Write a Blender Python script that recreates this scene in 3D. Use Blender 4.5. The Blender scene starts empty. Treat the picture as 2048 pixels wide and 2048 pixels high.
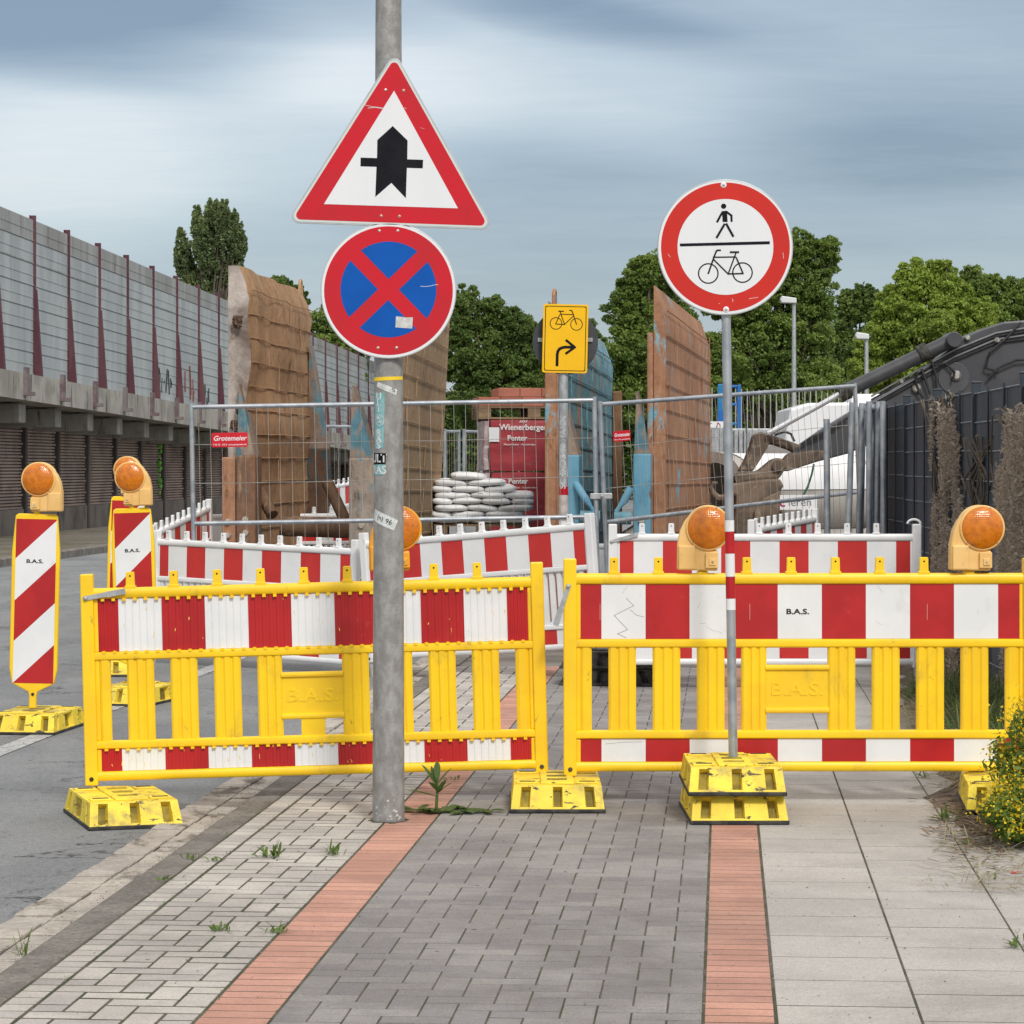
import bpy, bmesh, math, random
import numpy as np
from mathutils import Vector, Matrix, Euler, noise
R = math.radians
random.seed(7)
F = 5570.0          # focal length in pixels of a 2048 px wide frame
EYE = 1.55
HY = 933.0
sc = bpy.context.scene
col = sc.collection

# ---------------------------------------------------------------- camera
cd = bpy.data.cameras.new('camera')
cd.sensor_width = 36.0
cd.lens = F / 2048 * 36.0
cd.shift_y = (HY - 1024) / 2048
cd.clip_start = 0.1
cd.clip_end = 3000
cam = bpy.data.objects.new('camera', cd)
cam.location = (0, 0, EYE)
cam.rotation_euler = (R(90), 0, 0)
col.objects.link(cam)
sc.camera = cam
cd.dof.use_dof = False

# ---------------------------------------------------------------- sun, sky
SUN_EL, SUN_AZ = R(42), R(162)      # azimuth from +Y clockwise
sl = bpy.data.lights.new('sun', 'SUN')
sl.energy = 2.1
sl.angle = R(10)
sl.color = (1.0, 0.96, 0.9)
so = bpy.data.objects.new('sun', sl)
dvec = Vector((math.sin(SUN_AZ) * math.cos(SUN_EL), math.cos(SUN_AZ) * math.cos(SUN_EL), math.sin(SUN_EL)))
so.rotation_euler = (-dvec).to_track_quat('-Z', 'Y').to_euler()
so.location = (0, -5, 20)
col.objects.link(so)

sc.view_settings.view_transform = 'Standard'
sc.view_settings.look = 'None'
sc.view_settings.exposure = 0.0
sc.view_settings.gamma = 1.0
sc.cycles.max_bounces = 6
sc.cycles.transparent_max_bounces = 6
sc.cycles.use_denoising = True

class NT:
    """small helper to wire shader nodes"""
    def __init__(s, tree):
        s.t = tree
    def n(s, typ, ins=None, **kw):
        nd = s.t.nodes.new(typ)
        for k, v in kw.items():
            setattr(nd, k, v)
        if ins:
            for k, v in ins.items():
                s.put(nd.inputs[k], v)
        return nd
    def put(s, sock, v):
        if isinstance(v, bpy.types.NodeSocket):
            s.t.links.new(v, sock)
        elif isinstance(v, bpy.types.Node):
            s.t.links.new(v.outputs[0], sock)
        else:
            if isinstance(v, (tuple, list)) and len(v) == 3 and sock.type == 'RGBA':
                v = (*v, 1)
            sock.default_value = v
    def m(s, op, a, b=None, c=None, clamp=False):
        nd = s.t.nodes.new('ShaderNodeMath')
        nd.operation = op
        nd.use_clamp = clamp
        for i, v in enumerate((a, b, c)):
            if v is not None:
                s.put(nd.inputs[i], v)
        return nd.outputs[0]
    def mix(s, f, a, b, typ='MIX'):
        nd = s.t.nodes.new('ShaderNodeMix')
        nd.data_type = 'RGBA'
        nd.blend_type = typ
        s.put(nd.inputs[0], f); s.put(nd.inputs[6], a); s.put(nd.inputs[7], b)
        return nd.outputs[2]
    def step(s, v, lo, hi):
        nd = s.t.nodes.new('ShaderNodeMapRange')
        nd.interpolation_type = 'SMOOTHSTEP'
        s.put(nd.inputs[0], v); nd.inputs[1].default_value = lo; nd.inputs[2].default_value = hi
        return nd.outputs[0]
    def noise(s, vec, scale, detail=4, rough=.55, dist=0.0):
        return s.n('ShaderNodeTexNoise', {'Vector': vec, 'Scale': scale, 'Detail': detail, 'Roughness': rough, 'Distortion': dist}).outputs[0]
    def map(s, vec, scale=(1, 1, 1), loc=(0, 0, 0), rot=(0, 0, 0)):
        return s.n('ShaderNodeMapping', {'Vector': vec, 'Scale': scale, 'Location': loc, 'Rotation': rot}).outputs[0]

world = bpy.data.worlds.new('World')
sc.world = world
world.use_nodes = True
wt = world.node_tree
wt.nodes.clear()
w = NT(wt)
sky = w.n('ShaderNodeTexSky', sky_type='NISHITA', sun_disc=False, sun_elevation=SUN_EL, sun_rotation=SUN_AZ)
bg_sky = w.n('ShaderNodeBackground', {'Color': sky.outputs[0], 'Strength': 0.035})
tc = w.n('ShaderNodeTexCoord')
sep = w.n('ShaderNodeSeparateXYZ', {0: tc.outputs['Generated']})
dx, dy, dz = sep.outputs
yy = w.m('MAXIMUM', dy, 0.05)
az = w.m('DIVIDE', dx, yy)
el = w.m('DIVIDE', dz, yy)
# streaked overcast: noise on the direction, stretched along the drift of the clouds
cv = w.n('ShaderNodeCombineXYZ', {0: w.m('MULTIPLY', az, 2.2), 1: w.m('MULTIPLY', el, 13.0), 2: 0.0}).outputs[0]
cn = w.noise(w.map(cv, rot=(0, 0, R(-14)), loc=(3.1, 1.7, 0)), 1.6, 4, .5, .5)
cn2 = w.noise(w.map(cv, scale=(1, 1.6, 1), rot=(0, 0, R(-22)), loc=(8.1, 4.2, 0)), 4.0, 5, .6, .3)
def blob(cx, cy, rx, ry, rot=0.0):
    """soft cloud centred on an azimuth / elevation tangent"""
    x = w.m('SUBTRACT', az, cx); y = w.m('SUBTRACT', el, cy)
    c, s_ = math.cos(rot), math.sin(rot)
    u = w.m('ADD', w.m('MULTIPLY', x, c / rx), w.m('MULTIPLY', y, s_ / rx))
    v = w.m('ADD', w.m('MULTIPLY', x, -s_ / ry), w.m('MULTIPLY', y, c / ry))
    d = w.m('ADD', w.m('MULTIPLY', u, u), w.m('MULTIPLY', v, v))
    d = w.m('ADD', d, w.m('MULTIPLY', w.m('SUBTRACT', cn2, .5), 1.1))
    return w.step(d, 2.1, -0.3)
cn3 = w.noise(w.map(cv, scale=(1.2, 2.6, 1), rot=(0, 0, R(-18)), loc=(1.1, 9.2, 0)), 9.0, 8, .68, .9)
front = w.step(dy, 0.2, 0.6)
light = w.m('ADD', 0.38, w.m('MULTIPLY', w.m('SUBTRACT', cn, .5), .30))
light = w.m('ADD', light, w.m('MULTIPLY', w.m('SUBTRACT', cn2, .5), .24))
def px(x, y):
    return (x - 1024) / F, (HY - y) / F
light = w.m('ADD', light, w.m('MULTIPLY', w.m('SUBTRACT', cn3, .5), .17))
for (x, y, rx, ry, rot, amt) in [
        (130, 40, .075, .020, -.12, -.62), (520, 20, .06, .010, -.1, -.28),
        (300, 250, .11, .036, .12, .42), (60, 360, .06, .03, 0, .18), (980, 150, .10, .022, -.15, .36),
        (1330, 60, .06, .011, -.12, -.18), (1150, 30, .05, .008, -.15, -.30),
        (1920, 265, .080, .0200, -.05, -.30), (1700, 110, .08, .02, -.1, .12),
        (1560, 360, .09, .02, -.1, -.14), (1050, 470, .06, .035, 0, -.16), (1900, 440, .06, .02, 0, -.05)]:
    cx, cy = px(x, y)
    light = w.m('ADD', light, w.m('MULTIPLY', blob(cx, cy, rx, ry, rot), amt))
light = w.m('MINIMUM', w.m('MAXIMUM', light, 0.0), 1.0)
ramp = w.n('ShaderNodeValToRGB', {0: light})
cr = ramp.color_ramp
cr.elements[0].position = 0.0; cr.elements[0].color = (0.155, 0.21, 0.285, 1)
cr.elements[1].position = 1.0; cr.elements[1].color = (0.70, 0.715, 0.73, 1)
e = cr.elements.new(.4); e.color = (0.315, 0.38, 0.45, 1)
e = cr.elements.new(.7); e.color = (0.475, 0.53, 0.575, 1)
# an overcast sky is brightest overhead
hi = w.step(dz, 0.16, 0.75)
high_col = w.mix(hi, (0.50, 0.51, 0.52), (1.20, 1.13, 1.06))
vis = w.m('MULTIPLY', front, w.step(dz, 0.30, 0.17))
cloud = w.mix(vis, high_col, ramp.outputs[0])
bg_cl = w.n('ShaderNodeBackground', {'Color': cloud, 'Strength': 0.88})
add = w.n('ShaderNodeAddShader', {0: bg_sky.outputs[0], 1: bg_cl.outputs[0]})
w.n('ShaderNodeOutputWorld', {0: add.outputs[0]})

# ---------------------------------------------------------------- coordinates
TH = math.atan(0.0763)              # heading of the pavement
def W(x, y, D):
    """world point seen at pixel (x, y) of the 2048 frame at depth D"""
    return Vector(((x - 1024) / F * D, D, EYE - (y - HY) / F * D))
def SU(s, u, z=0.0):
    """point s metres along the pavement and u metres to the left of the line through the camera foot"""
    return Vector((s * math.sin(TH) - u * math.cos(TH), s * math.cos(TH) + u * math.sin(TH), z))

# ---------------------------------------------------------------- materials
MATS = {}
def pm(name, c, rough=.6, metal=0.0, c2=None, scale=6.0, lo=.4, hi=.6, stretch=(1, 1, 1), bump=0.0, bscale=60.0,
       dirt_shade=None, spots=None, extra=None, spec=.4, island=0.0, trans=0.0, coat=0.0, crack=0.0, grain=0.0, gscale=45, specks=0.0):
    """procedural principled material. dirt=(colour, scale, lo, hi, stretch); spots likewise"""
    if name in MATS:
        return MATS[name]
    mt = bpy.data.materials.new(name)
    mt.use_nodes = True
    t = mt.node_tree
    t.nodes.clear()
    q = NT(t)
    co = q.n('ShaderNodeTexCoord').outputs['Object']
    rnd = q.n('ShaderNodeObjectInfo').outputs['Random']
    off = q.n('ShaderNodeVectorMath', {0: co, 1: q.n('ShaderNodeCombineXYZ', {0: q.m('MULTIPLY', rnd, 37.0), 1: rnd, 2: q.m('MULTIPLY', rnd, 11.0)}).outputs[0]}, operation='ADD').outputs[0]
    colr = (*c, 1)
    if c2 is not None:
        nz = q.noise(q.map(off, scale=stretch), scale, 6, .6)
        colr = q.mix(q.step(nz, lo, hi), colr, (*c2, 1))
    if island:
        gi = q.n('ShaderNodeNewGeometry').outputs['Random Per Island']
        colr = q.mix(1.0, colr, q.n('ShaderNodeCombineColor', {0: q.m('ADD', 1 - island, q.m('MULTIPLY', gi, 2 * island)), 1: q.m('ADD', 1 - island, q.m('MULTIPLY', gi, 2 * island)), 2: q.m('ADD', 1 - island * .8, q.m('MULTIPLY', gi, 1.6 * island))}).outputs[0], 'MULTIPLY')
    if grain:
        g_ = q.n('ShaderNodeTexNoise', {'Vector': off, 'Scale': gscale, 'Detail': 3.0, 'Roughness': .8}).outputs[0]
        g2 = q.noise(off, gscale * .31, 5, .7)
        v_ = q.m('ADD', 1.0, q.m('MULTIPLY', q.m('ADD', q.m('SUBTRACT', g_, .5), q.m('MULTIPLY', q.m('SUBTRACT', g2, .5), .35)), grain * 2.6))
        colr = q.mix(1.0, colr, q.n('ShaderNodeCombineColor', {0: v_, 1: v_, 2: v_}).outputs[0], 'MULTIPLY')
    if specks:
        vo = q.n('ShaderNodeTexVoronoi', {'Vector': q.map(off, loc=(3, 1, 0)), 'Scale': 9.0})
        sz = q.m('MULTIPLY', q.m('SUBTRACT', q.n('ShaderNodeSeparateColor', {0: vo.outputs['Color']}).outputs[0], .72), .30)
        colr = q.mix(q.m('MULTIPLY', q.m('LESS_THAN', vo.outputs['Distance'], sz), specks), colr, (.05, .045, .035, 1))
        st = q.noise(q.map(off, loc=(2, 9, 4)), .55, 5, .65, .6)
        colr = q.mix(q.m('MULTIPLY', q.step(st, .50, .72), .38), colr, (.12, .11, .095, 1))
    if crack:
        for cs, cw in ((.55, .007), (1.7, .005)):
            ck = q.noise(off, cs, 6, .62, .3)
            ak = q.m('ABSOLUTE', q.m('SUBTRACT', ck, .5))
            gate = q.step(q.noise(q.map(off, loc=(7, 7, 7)), cs * 1.3, 2, .5), .48, .56)
            colr = q.mix(q.m('MULTIPLY', q.m('MULTIPLY', q.step(ak, cw, 0.0), gate), crack), colr, (.03, .03, .03, 1))
    for d in (dirt_shade, spots):
        if d:
            dc, ds, dl, dh, dst = d
            nz = q.noise(q.map(off, scale=dst, loc=(5, 3, 1)), ds, 8, .68, .4)
            colr = q.mix(q.step(nz, dl, dh), colr, (*dc, 1))
    b = q.n('ShaderNodeBsdfPrincipled', {'Base Color': colr, 'Metallic': metal, 'Specular IOR Level': spec})
    rn = q.noise(off, 9.0, 4, .6)
    q.put(b.inputs['Roughness'], q.m('ADD', rough - .08, q.m('MULTIPLY', rn, .16), clamp=True))
    if coat:
        b.inputs['Coat Weight'].default_value = coat
    if trans:
        b.inputs['Transmission Weight'].default_value = trans
    if bump:
        bn = q.noise(off, bscale, 5, .6)
        bp = q.n('ShaderNodeBump', {'Height': bn, 'Strength': bump, 'Distance': .01})
        q.put(b.inputs['Normal'], bp.outputs[0])
    q.n('ShaderNodeOutputMaterial', {0: b.outputs[0]})
    MATS[name] = mt
    return mt

YEL = pm('yellow_plastic', (.95, .635, .012), .42, c2=(.89, .57, .015), scale=3, bump=.08, bscale=30, spec=.5,
         dirt_shade=((.50, .33, .05), 5, .56, .80, (1, 1, .5)), spots=((.20, .15, .06), 19, .645, .74, (1, 1, .6)))
YELW = pm('worn_yellow_paint', (.90, .70, .06), .6, c2=(.78, .58, .05), scale=5, bump=.3, bscale=40,
          dirt_shade=((.035, .035, .03), 13, .575, .63, (1, 1, 2.0)), spots=((.34, .27, .09), 6, .48, .72, (1, 1, 1)))
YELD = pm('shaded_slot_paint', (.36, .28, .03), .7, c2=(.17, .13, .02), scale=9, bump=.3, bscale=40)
RUB = pm('black_rubber', (.022, .022, .022), .75, c2=(.06, .06, .05), scale=14, bump=.4, bscale=60)
WPL = pm('white_plastic', (.80, .81, .82), .42, c2=(.72, .74, .75), scale=3, bump=.06, bscale=30, spec=.5,
         dirt_shade=((.40, .39, .36), 6, .60, .82, (1, 1, .5)), spots=((.25, .24, .22), 24, .70, .78, (1, 1, 1)))
RED = pm('red_reflective_foil', (.47, .014, .017), .38, c2=(.40, .011, .014), scale=4, spec=.5,
         dirt_shade=((.62, .09, .07), 9, .62, .86, (1, 1, 1)), spots=((.75, .60, .55), 40, .765, .79, (1, 1, .4)))
WHI = pm('white_reflective_foil', (.79, .80, .81), .38, c2=(.74, .76, .77), scale=4, spec=.5,
         dirt_shade=((.60, .60, .58), 8, .58, .85, (1, 1, .6)), spots=((.25, .24, .23), 42, .755, .79, (.4, 1, 1)))
REDS = pm('red_sign_foil', (.58, .015, .028), .4, c2=(.51, .02, .03), scale=3, spec=.25, spots=((.75, .62, .6), 30, .80, .82, (1, 1, 1)))
WHIS = pm('white_sign_foil', (.76, .78, .80), .35, c2=(.73, .76, .78), scale=5, stretch=(1, 1, .1), spec=.5)
RIM = pm('sign_rim_metal', (.50, .54, .54), .45, .5, c2=(.42, .45, .46), scale=9)
BLU = pm('blue_sign_foil', (.002, .095, .43), .45, c2=(.002, .085, .39), scale=4, spec=.2)
BLK = pm('black_print', (.006, .006, .010), .5, c2=(.010, .010, .014), scale=8, spec=.15)
SGY = pm('yellow_sign_foil', (.90, .52, .008), .35, c2=(.87, .49, .01), scale=4, spec=.3)
GALV = pm('galvanised_steel', (.36, .38, .39), .52, .55, c2=(.50, .52, .53), scale=22, lo=.35, hi=.65, stretch=(1, 1, .6), bump=.12, bscale=80,
          dirt_shade=((.20, .20, .19), 6, .55, .8, (1, 1, .3)))
POLE = pm('weathered_zinc', (.25, .245, .235), .6, .25, c2=(.37, .37, .36), scale=26, lo=.35, hi=.68, stretch=(1, 1, .6), bump=.22, bscale=90,
          dirt_shade=((.13, .12, .11), 5, .52, .80, (1, 1, .22)), spots=((.62, .62, .61), 30, .70, .78, (1, 1, .6)))
TUBE = pm('zinc_tube', (.33, .37, .41), .42, .6, c2=(.46, .49, .52), scale=8, stretch=(1, 1, 1))
WIRE = pm('mesh_wire', (.42, .42, .40), .5, .3, c2=(.30, .27, .23), scale=3)
BOLT = pm('bolt_metal', (.72, .70, .64), .35, .6, c2=(.45, .38, .28), scale=60)
LBODY = pm('pale_amber_plastic', (.84, .54, .20), .5, c2=(.78, .48, .16), scale=8, spec=.5, dirt_shade=((.5, .3, .12), 10, .6, .8, (1, 1, 1)))
LBODY2 = pm('orange_lamp_plastic', (.85, .38, .02), .4, c2=(.80, .34, .02), scale=8, spec=.5)

def lens_mat():
    mt = bpy.data.materials.new('amber_lens'); mt.use_nodes = True
    t = mt.node_tree; t.nodes.clear(); q = NT(t)
    co = q.n('ShaderNodeTexCoord').outputs['Object']
    sp = q.n('ShaderNodeSeparateXYZ', {0: co})
    ga = q.m('SINE', q.m('MULTIPLY', sp.outputs[0], 700.0)); gb = q.m('SINE', q.m('MULTIPLY', sp.outputs[2], 700.0))
    h = q.m('ADD', ga, gb)
    nz = q.noise(co, 30, 4, .6)
    cc = q.mix(q.step(nz, .35, .7), (.80, .235, .003), (.56, .14, .002))
    b = q.n('ShaderNodeBsdfPrincipled', {'Base Color': cc, 'Roughness': .16, 'Coat Weight': .5, 'Subsurface Weight': 0.0, 'Transmission Weight': .15})
    bp = q.n('ShaderNodeBump', {'Height': h, 'Strength': .16, 'Distance': .002})
    q.put(b.inputs['Normal'], bp.outputs[0])
    q.n('ShaderNodeOutputMaterial', {0: b.outputs[0]})
    return mt
LENS = lens_mat()

# ---------------------------------------------------------------- mesh builder
class MB:
    def __init__(s):
        s.v = []; s.f = []; s.mi = []
    def add(s, vs, fs, mi=0):
        o = len(s.v)
        s.v += [tuple(v) for v in vs]
        s.f += [tuple(i + o for i in f) for f in fs]
        s.mi += [mi] * len(fs)
        return s
    def box(s, x0, x1, y0, y1, z0, z1, mi=0, M=None):
        vs = [Vector((x, y, z)) for z in (z0, z1) for y in (y0, y1) for x in (x0, x1)]
        if M is not None:
            vs = [M @ v for v in vs]
        return s.add(vs, [(0, 2, 3, 1), (4, 5, 7, 6), (0, 1, 5, 4), (2, 6, 7, 3), (0, 4, 6, 2), (1, 3, 7, 5)], mi)
    def prism(s, pts, y0, y1, mi=0):
        """outline in XZ extruded from y0 (front) to y1"""
        n = len(pts)
        a = sum(pts[i][0] * pts[(i + 1) % n][1] - pts[(i + 1) % n][0] * pts[i][1] for i in range(n))
        if a < 0:
            pts = pts[::-1]
        vs = [(x, y0, z) for x, z in pts] + [(x, y1, z) for x, z in pts]
        fs = [tuple(range(n)), tuple(range(2 * n - 1, n - 1, -1))]
        fs += [((i + 1) % n, i, i + n, (i + 1) % n + n) for i in range(n)]
        return s.add(vs, fs, mi)
    def tube(s, p0, p1, r0, r1=None, n=10, mi=0, cap=True):
        r1 = r0 if r1 is None else r1
        p0, p1 = Vector(p0), Vector(p1)
        d = (p1 - p0)
        q = d.to_track_quat('Z', 'Y')
        vs = []
        for p, r in ((p0, r0), (p1, r1)):
            for i in range(n):
                a = 2 * math.pi * i / n
                vs.append(p + q @ Vector((r * math.cos(a), r * math.sin(a), 0)))
        fs = [(i, (i + 1) % n, (i + 1) % n + n, i + n) for i in range(n)]
        if cap:
            fs += [tuple(range(n - 1, -1, -1)), tuple(range(n, 2 * n))]
        return s.add(vs, fs, mi)
    def path(s, pts, r, n=8, mi=0):
        """bent tube through pts; r a number or a list"""
        pts = [Vector(p) for p in pts]
        rs = r if isinstance(r, (list, tuple)) else [r] * len(pts)
        vs = []
        ref = Vector((0.13, 0.31, 0.94)).normalized()
        for i, p in enumerate(pts):
            d = (pts[min(i + 1, len(pts) - 1)] - pts[max(i - 1, 0)]).normalized()
            a = d.cross(ref)
            if a.length < .1:
                a = d.cross(Vector((1, 0, 0)))
            a.normalize()
            b = d.cross(a).normalized()
            for k in range(n):
                t = 2 * math.pi * k / n
                vs.append(p + a * (rs[i] * math.cos(t)) + b * (rs[i] * math.sin(t)))
        fs = []
        for i in range(len(pts) - 1):
            for k in range(n):
                k2 = (k + 1) % n
                fs.append((i * n + k, i * n + k2, (i + 1) * n + k2, (i + 1) * n + k))
        fs += [tuple(range(n - 1, -1, -1)), tuple(range((len(pts) - 1) * n, len(pts) * n))]
        return s.add(vs, fs, mi)
    def lathe(s, prof, n=32, M=None, mi=0):
        """prof = [(r, h)] round the local Y axis: h runs along -Y (towards the camera)"""
        vs = []
        for r, h in prof:
            for k in range(n):
                a = 2 * math.pi * k / n
                v = Vector((r * math.cos(a), -h, r * math.sin(a)))
                vs.append(M @ v if M is not None else v)
        fs = []
        for i in range(len(prof) - 1):
            for k in range(n):
                k2 = (k + 1) % n
                fs.append((i * n + k, i * n + k2, (i + 1) * n + k2, (i + 1) * n + k))
        fs += [tuple(range(n - 1, -1, -1)), tuple(range((len(prof) - 1) * n, len(prof) * n))]
        return s.add(vs, fs, mi)
    def stroke(s, pts, wd, y, mi=0, th=.0004):
        """flat painted line through XZ points, at front depth y"""
        for i in range(len(pts) - 1):
            a = Vector(pts[i]); b = Vector(pts[i + 1])
            d = (b - a)
            if d.length < 1e-9:
                continue
            d.normalize()
            n = Vector((-d.y, d.x)) * wd / 2
            e = d * wd * .35
            yy = y - .00008 * (i + 1)
            s.prism([tuple(a - e + n), tuple(a - e - n), tuple(b + e - n), tuple(b + e + n)], yy, yy + th, mi)
        return s
    def ring(s, cx, cz, r, wd, y, n=36, mi=0, th=.0004):
        for i in range(n):
            a, b = 2 * math.pi * i / n, 2 * math.pi * (i + 1) / n
            ro, ri = r + wd / 2, r - wd / 2
            s.prism([(cx + ri * math.cos(a), cz + ri * math.sin(a)), (cx + ro * math.cos(a), cz + ro * math.sin(a)),
                     (cx + ro * math.cos(b), cz + ro * math.sin(b)), (cx + ri * math.cos(b), cz + ri * math.sin(b))], y, y + th, mi)
        return s
    def build(s, name, mats, parent=None, smooth=False, bevel=0.0, seg=2, loc=None):
        me = bpy.data.meshes.new(name)
        me.from_pydata(s.v, [], s.f)
        if not isinstance(mats, (list, tuple)):
            mats = [mats]
        for m_ in mats:
            me.materials.append(m_)
        me.polygons.foreach_set('material_index', s.mi)
        if smooth:
            me.polygons.foreach_set('use_smooth', [True] * len(me.polygons))
        me.update()
        return link(name, me, parent, bevel, seg, smooth, loc)

def link(name, me, parent=None, bevel=0.0, seg=2, smooth=False, loc=None):
    o = bpy.data.objects.new(name, me)
    col.objects.link(o)
    if parent is not None:
        o.parent = parent
    if loc is not None:
        o.location = loc
    if bevel:
        b = o.modifiers.new('bevel', 'BEVEL')
        b.width = bevel; b.segments = seg; b.limit_method = 'ANGLE'; b.angle_limit = R(35)
        if smooth:
            me.set_sharp_from_angle(angle=R(40))
    elif smooth:
        me.set_sharp_from_angle(angle=R(40))
    return o

def tag(o, label=None, cat=None, group=None, kind=None):
    if label: o['label'] = label
    if cat: o['category'] = cat
    if group: o['group'] = group
    if kind: o['kind'] = kind
    return o
def thing(name, label, cat, loc=(0, 0, 0), rot=(0, 0, 0), group=None):
    o = bpy.data.objects.new(name, None)
    o.empty_display_size = .1
    o.location = loc; o.rotation_euler = rot
    col.objects.link(o)
    return tag(o, label, cat, group)
def struct(o):
    o['kind'] = 'structure'
    return o
def children(o):
    return [c for c in bpy.data.objects if c.parent == o]
def copy_tree(o, label=None, loc=None, rot=None, parent=None):
    c = o.copy()
    col.objects.link(c)
    if parent is not None:
        c.parent = parent
    for ch in children(o):
        copy_tree(ch, parent=c)
    if label: c['label'] = label
    if loc is not None: c.location = loc
    if rot is not None: c.rotation_euler = rot
    return c

def circle(cx, cz, r, n=64, a0=0.0, a1=2 * math.pi):
    full = abs(a1 - a0 - 2 * math.pi) < 1e-6
    k = n if full else n + 1
    return [(cx + r * math.cos(a0 + (a1 - a0) * i / n), cz + r * math.sin(a0 + (a1 - a0) * i / n)) for i in range(k)]
def rounded(pts, r, n=8):
    """rounded convex outline"""
    out = []
    m_ = len(pts)
    for i in range(m_):
        p = Vector(pts[i]); a = (Vector(pts[i - 1]) - p).normalized(); b = (Vector(pts[(i + 1) % m_]) - p).normalized()
        half = math.acos(max(-1, min(1, a.dot(b)))) / 2
        c = p + (a + b).normalized() * (r / math.sin(half))
        t0 = p + a * (r / math.tan(half)) - c
        t1 = p + b * (r / math.tan(half)) - c
        a0 = math.atan2(t0.y, t0.x); a1 = math.atan2(t1.y, t1.x)
        while a1 - a0 > math.pi: a1 -= 2 * math.pi
        while a1 - a0 < -math.pi: a1 += 2 * math.pi
        for k in range(n + 1):
            t = a0 + (a1 - a0) * k / n
            out.append((c.x + r * math.cos(t), c.y + r * math.sin(t)))
    return out

def text_mesh(s, size, depth=.0004, bold=0.0, shear=0.0, align='CENTER', sx=1.0, rot=0.0, space=1.0, res=3):
    """letters in the XZ plane facing -Y as a mesh"""
    cu = bpy.data.curves.new('lettering', 'FONT')
    cu.body = s; cu.size = size; cu.extrude = depth; cu.offset = bold; cu.shear = shear
    cu.align_x = align; cu.align_y = 'CENTER'; cu.space_character = space; cu.resolution_u = res
    ob = bpy.data.objects.new('lettering', cu)
    col.objects.link(ob)
    dg = bpy.context.evaluated_depsgraph_get()
    dg.update()
    me = bpy.data.meshes.new_from_object(ob.evaluated_get(dg))
    bpy.data.objects.remove(ob)
    me.transform(Matrix.Rotation(rot, 4, 'Y') @ Matrix.Rotation(R(90), 4, 'X') @ Matrix.Diagonal((sx, 1, 1, 1)))
    return me
def text_part(s, size, mat, parent, x, y, z, name='lettering', wrap=None, **kw):
    me = text_mesh(s, size, **kw)
    me.materials.clear(); me.materials.append(mat)
    if wrap:
        wrap_mesh(me, x, y, z, wrap)
        return link(name, me, parent)
    return link(name, me, parent, loc=(x, y, z))
def wrap_mesh(me, x, y, z, rad):
    """lay a flat XZ mesh round a vertical cylinder on the parent's axis; x is the arc position"""
    n = len(me.vertices)
    co = np.empty(n * 3, 'f'); me.vertices.foreach_get('co', co); co = co.reshape(-1, 3)
    zz = co[:, 2] + z
    rr = (rad(zz) if callable(rad) else rad) + .0012 - (co[:, 1]) + y
    a = (co[:, 0] + x) / (rr)
    co[:, 0] = rr * np.sin(a); co[:, 1] = -rr * np.cos(a); co[:, 2] = zz
    me.vertices.foreach_set('co', co.reshape(-1)); me.update()
# ================================================================ ground
GRAV = pm('site_gravel', (.22, .20, .18), .9, c2=(.13, .115, .10), scale=.7, bump=.8, bscale=25, dirt_shade=((.09, .085, .06), 2.5, .5, .7, (1, 1, 1)))
ASPH = pm('asphalt', (.19, .20, .208), .88, c2=(.235, .245, .25), scale=1.2, stretch=(1, .4, 1), bump=.9, bscale=70, grain=.75, gscale=110, crack=.85, spec=.2,
          dirt_shade=((.30, .31, .31), 60, .62, .70, (1, 1, 1)), spots=((.095, .10, .105), 1.6, .56, .78, (1, .3, 1)))
JOINT = pm('joint_sand', (.10, .088, .068), .95, c2=(.05, .055, .03), scale=5, bump=.5, bscale=90)
PGREY = pm('grey_paver', (.225, .213, .208), .9, c2=(.28, .267, .26), scale=2.2, bump=.8, bscale=80, island=.12, grain=.42, gscale=130, specks=.8, spec=.2,
           dirt_shade=((.15, .145, .14), 60, .60, .74, (1, 1, 1)), spots=((.10, .095, .09), 1.4, .60, .85, (1, 1, 1)))
PLITE = pm('light_paver', (.48, .45, .415), .9, c2=(.40, .375, .345), scale=2.4, bump=.8, bscale=70, island=.12, grain=.36, gscale=120, specks=.8, spec=.2,
           dirt_shade=((.20, .185, .16), 34, .62, .76, (1, 1, 1)), spots=((.52, .51, .48), 9, .66, .8, (1, 1, 1)))
PRED = pm('red_clinker', (.52, .285, .22), .85, c2=(.43, .235, .18), scale=2.4, bump=.7, bscale=70, island=.13, grain=.28, gscale=130, specks=.8, spec=.2,
          dirt_shade=((.30, .16, .12), 40, .62, .76, (1, 1, 1)), spots=((.62, .50, .46), 4, .68, .85, (1, 1, 1)))
PSLAB = pm('concrete_slab', (.465, .44, .41), .92, c2=(.40, .38, .355), scale=1.6, bump=.9, bscale=70, island=.05, grain=.42, gscale=150, specks=.8, spec=.2,
           dirt_shade=((.24, .225, .20), 70, .60, .74, (1, 1, 1)), spots=((.27, .25, .22), 1.5, .55, .85, (1, 1, 1)))
KERB = pm('kerb_concrete', (.15, .138, .125), .92, c2=(.205, .19, .17), scale=5, bump=.9, bscale=60, grain=.6, gscale=45, spec=.2, dirt_shade=((.33, .32, .29), 90, .58, .68, (1, 1, 1)))
GUTT = pm('gutter_stone', (.43, .395, .35), .9, c2=(.35, .32, .28), scale=3, bump=.7, bscale=60, island=.10, grain=.35, gscale=45, spec=.2,
          dirt_shade=((.13, .115, .095), 4.5, .50, .64, (1, .45, 1)))
SOIL = pm('bare_soil', (.10, .072, .052), .95, c2=(.18, .135, .10), scale=9, grain=.8, gscale=40, bump=1.0, bscale=45, dirt_shade=((.08, .065, .045), 14, .5, .65, (1, 1, 1)))
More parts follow.
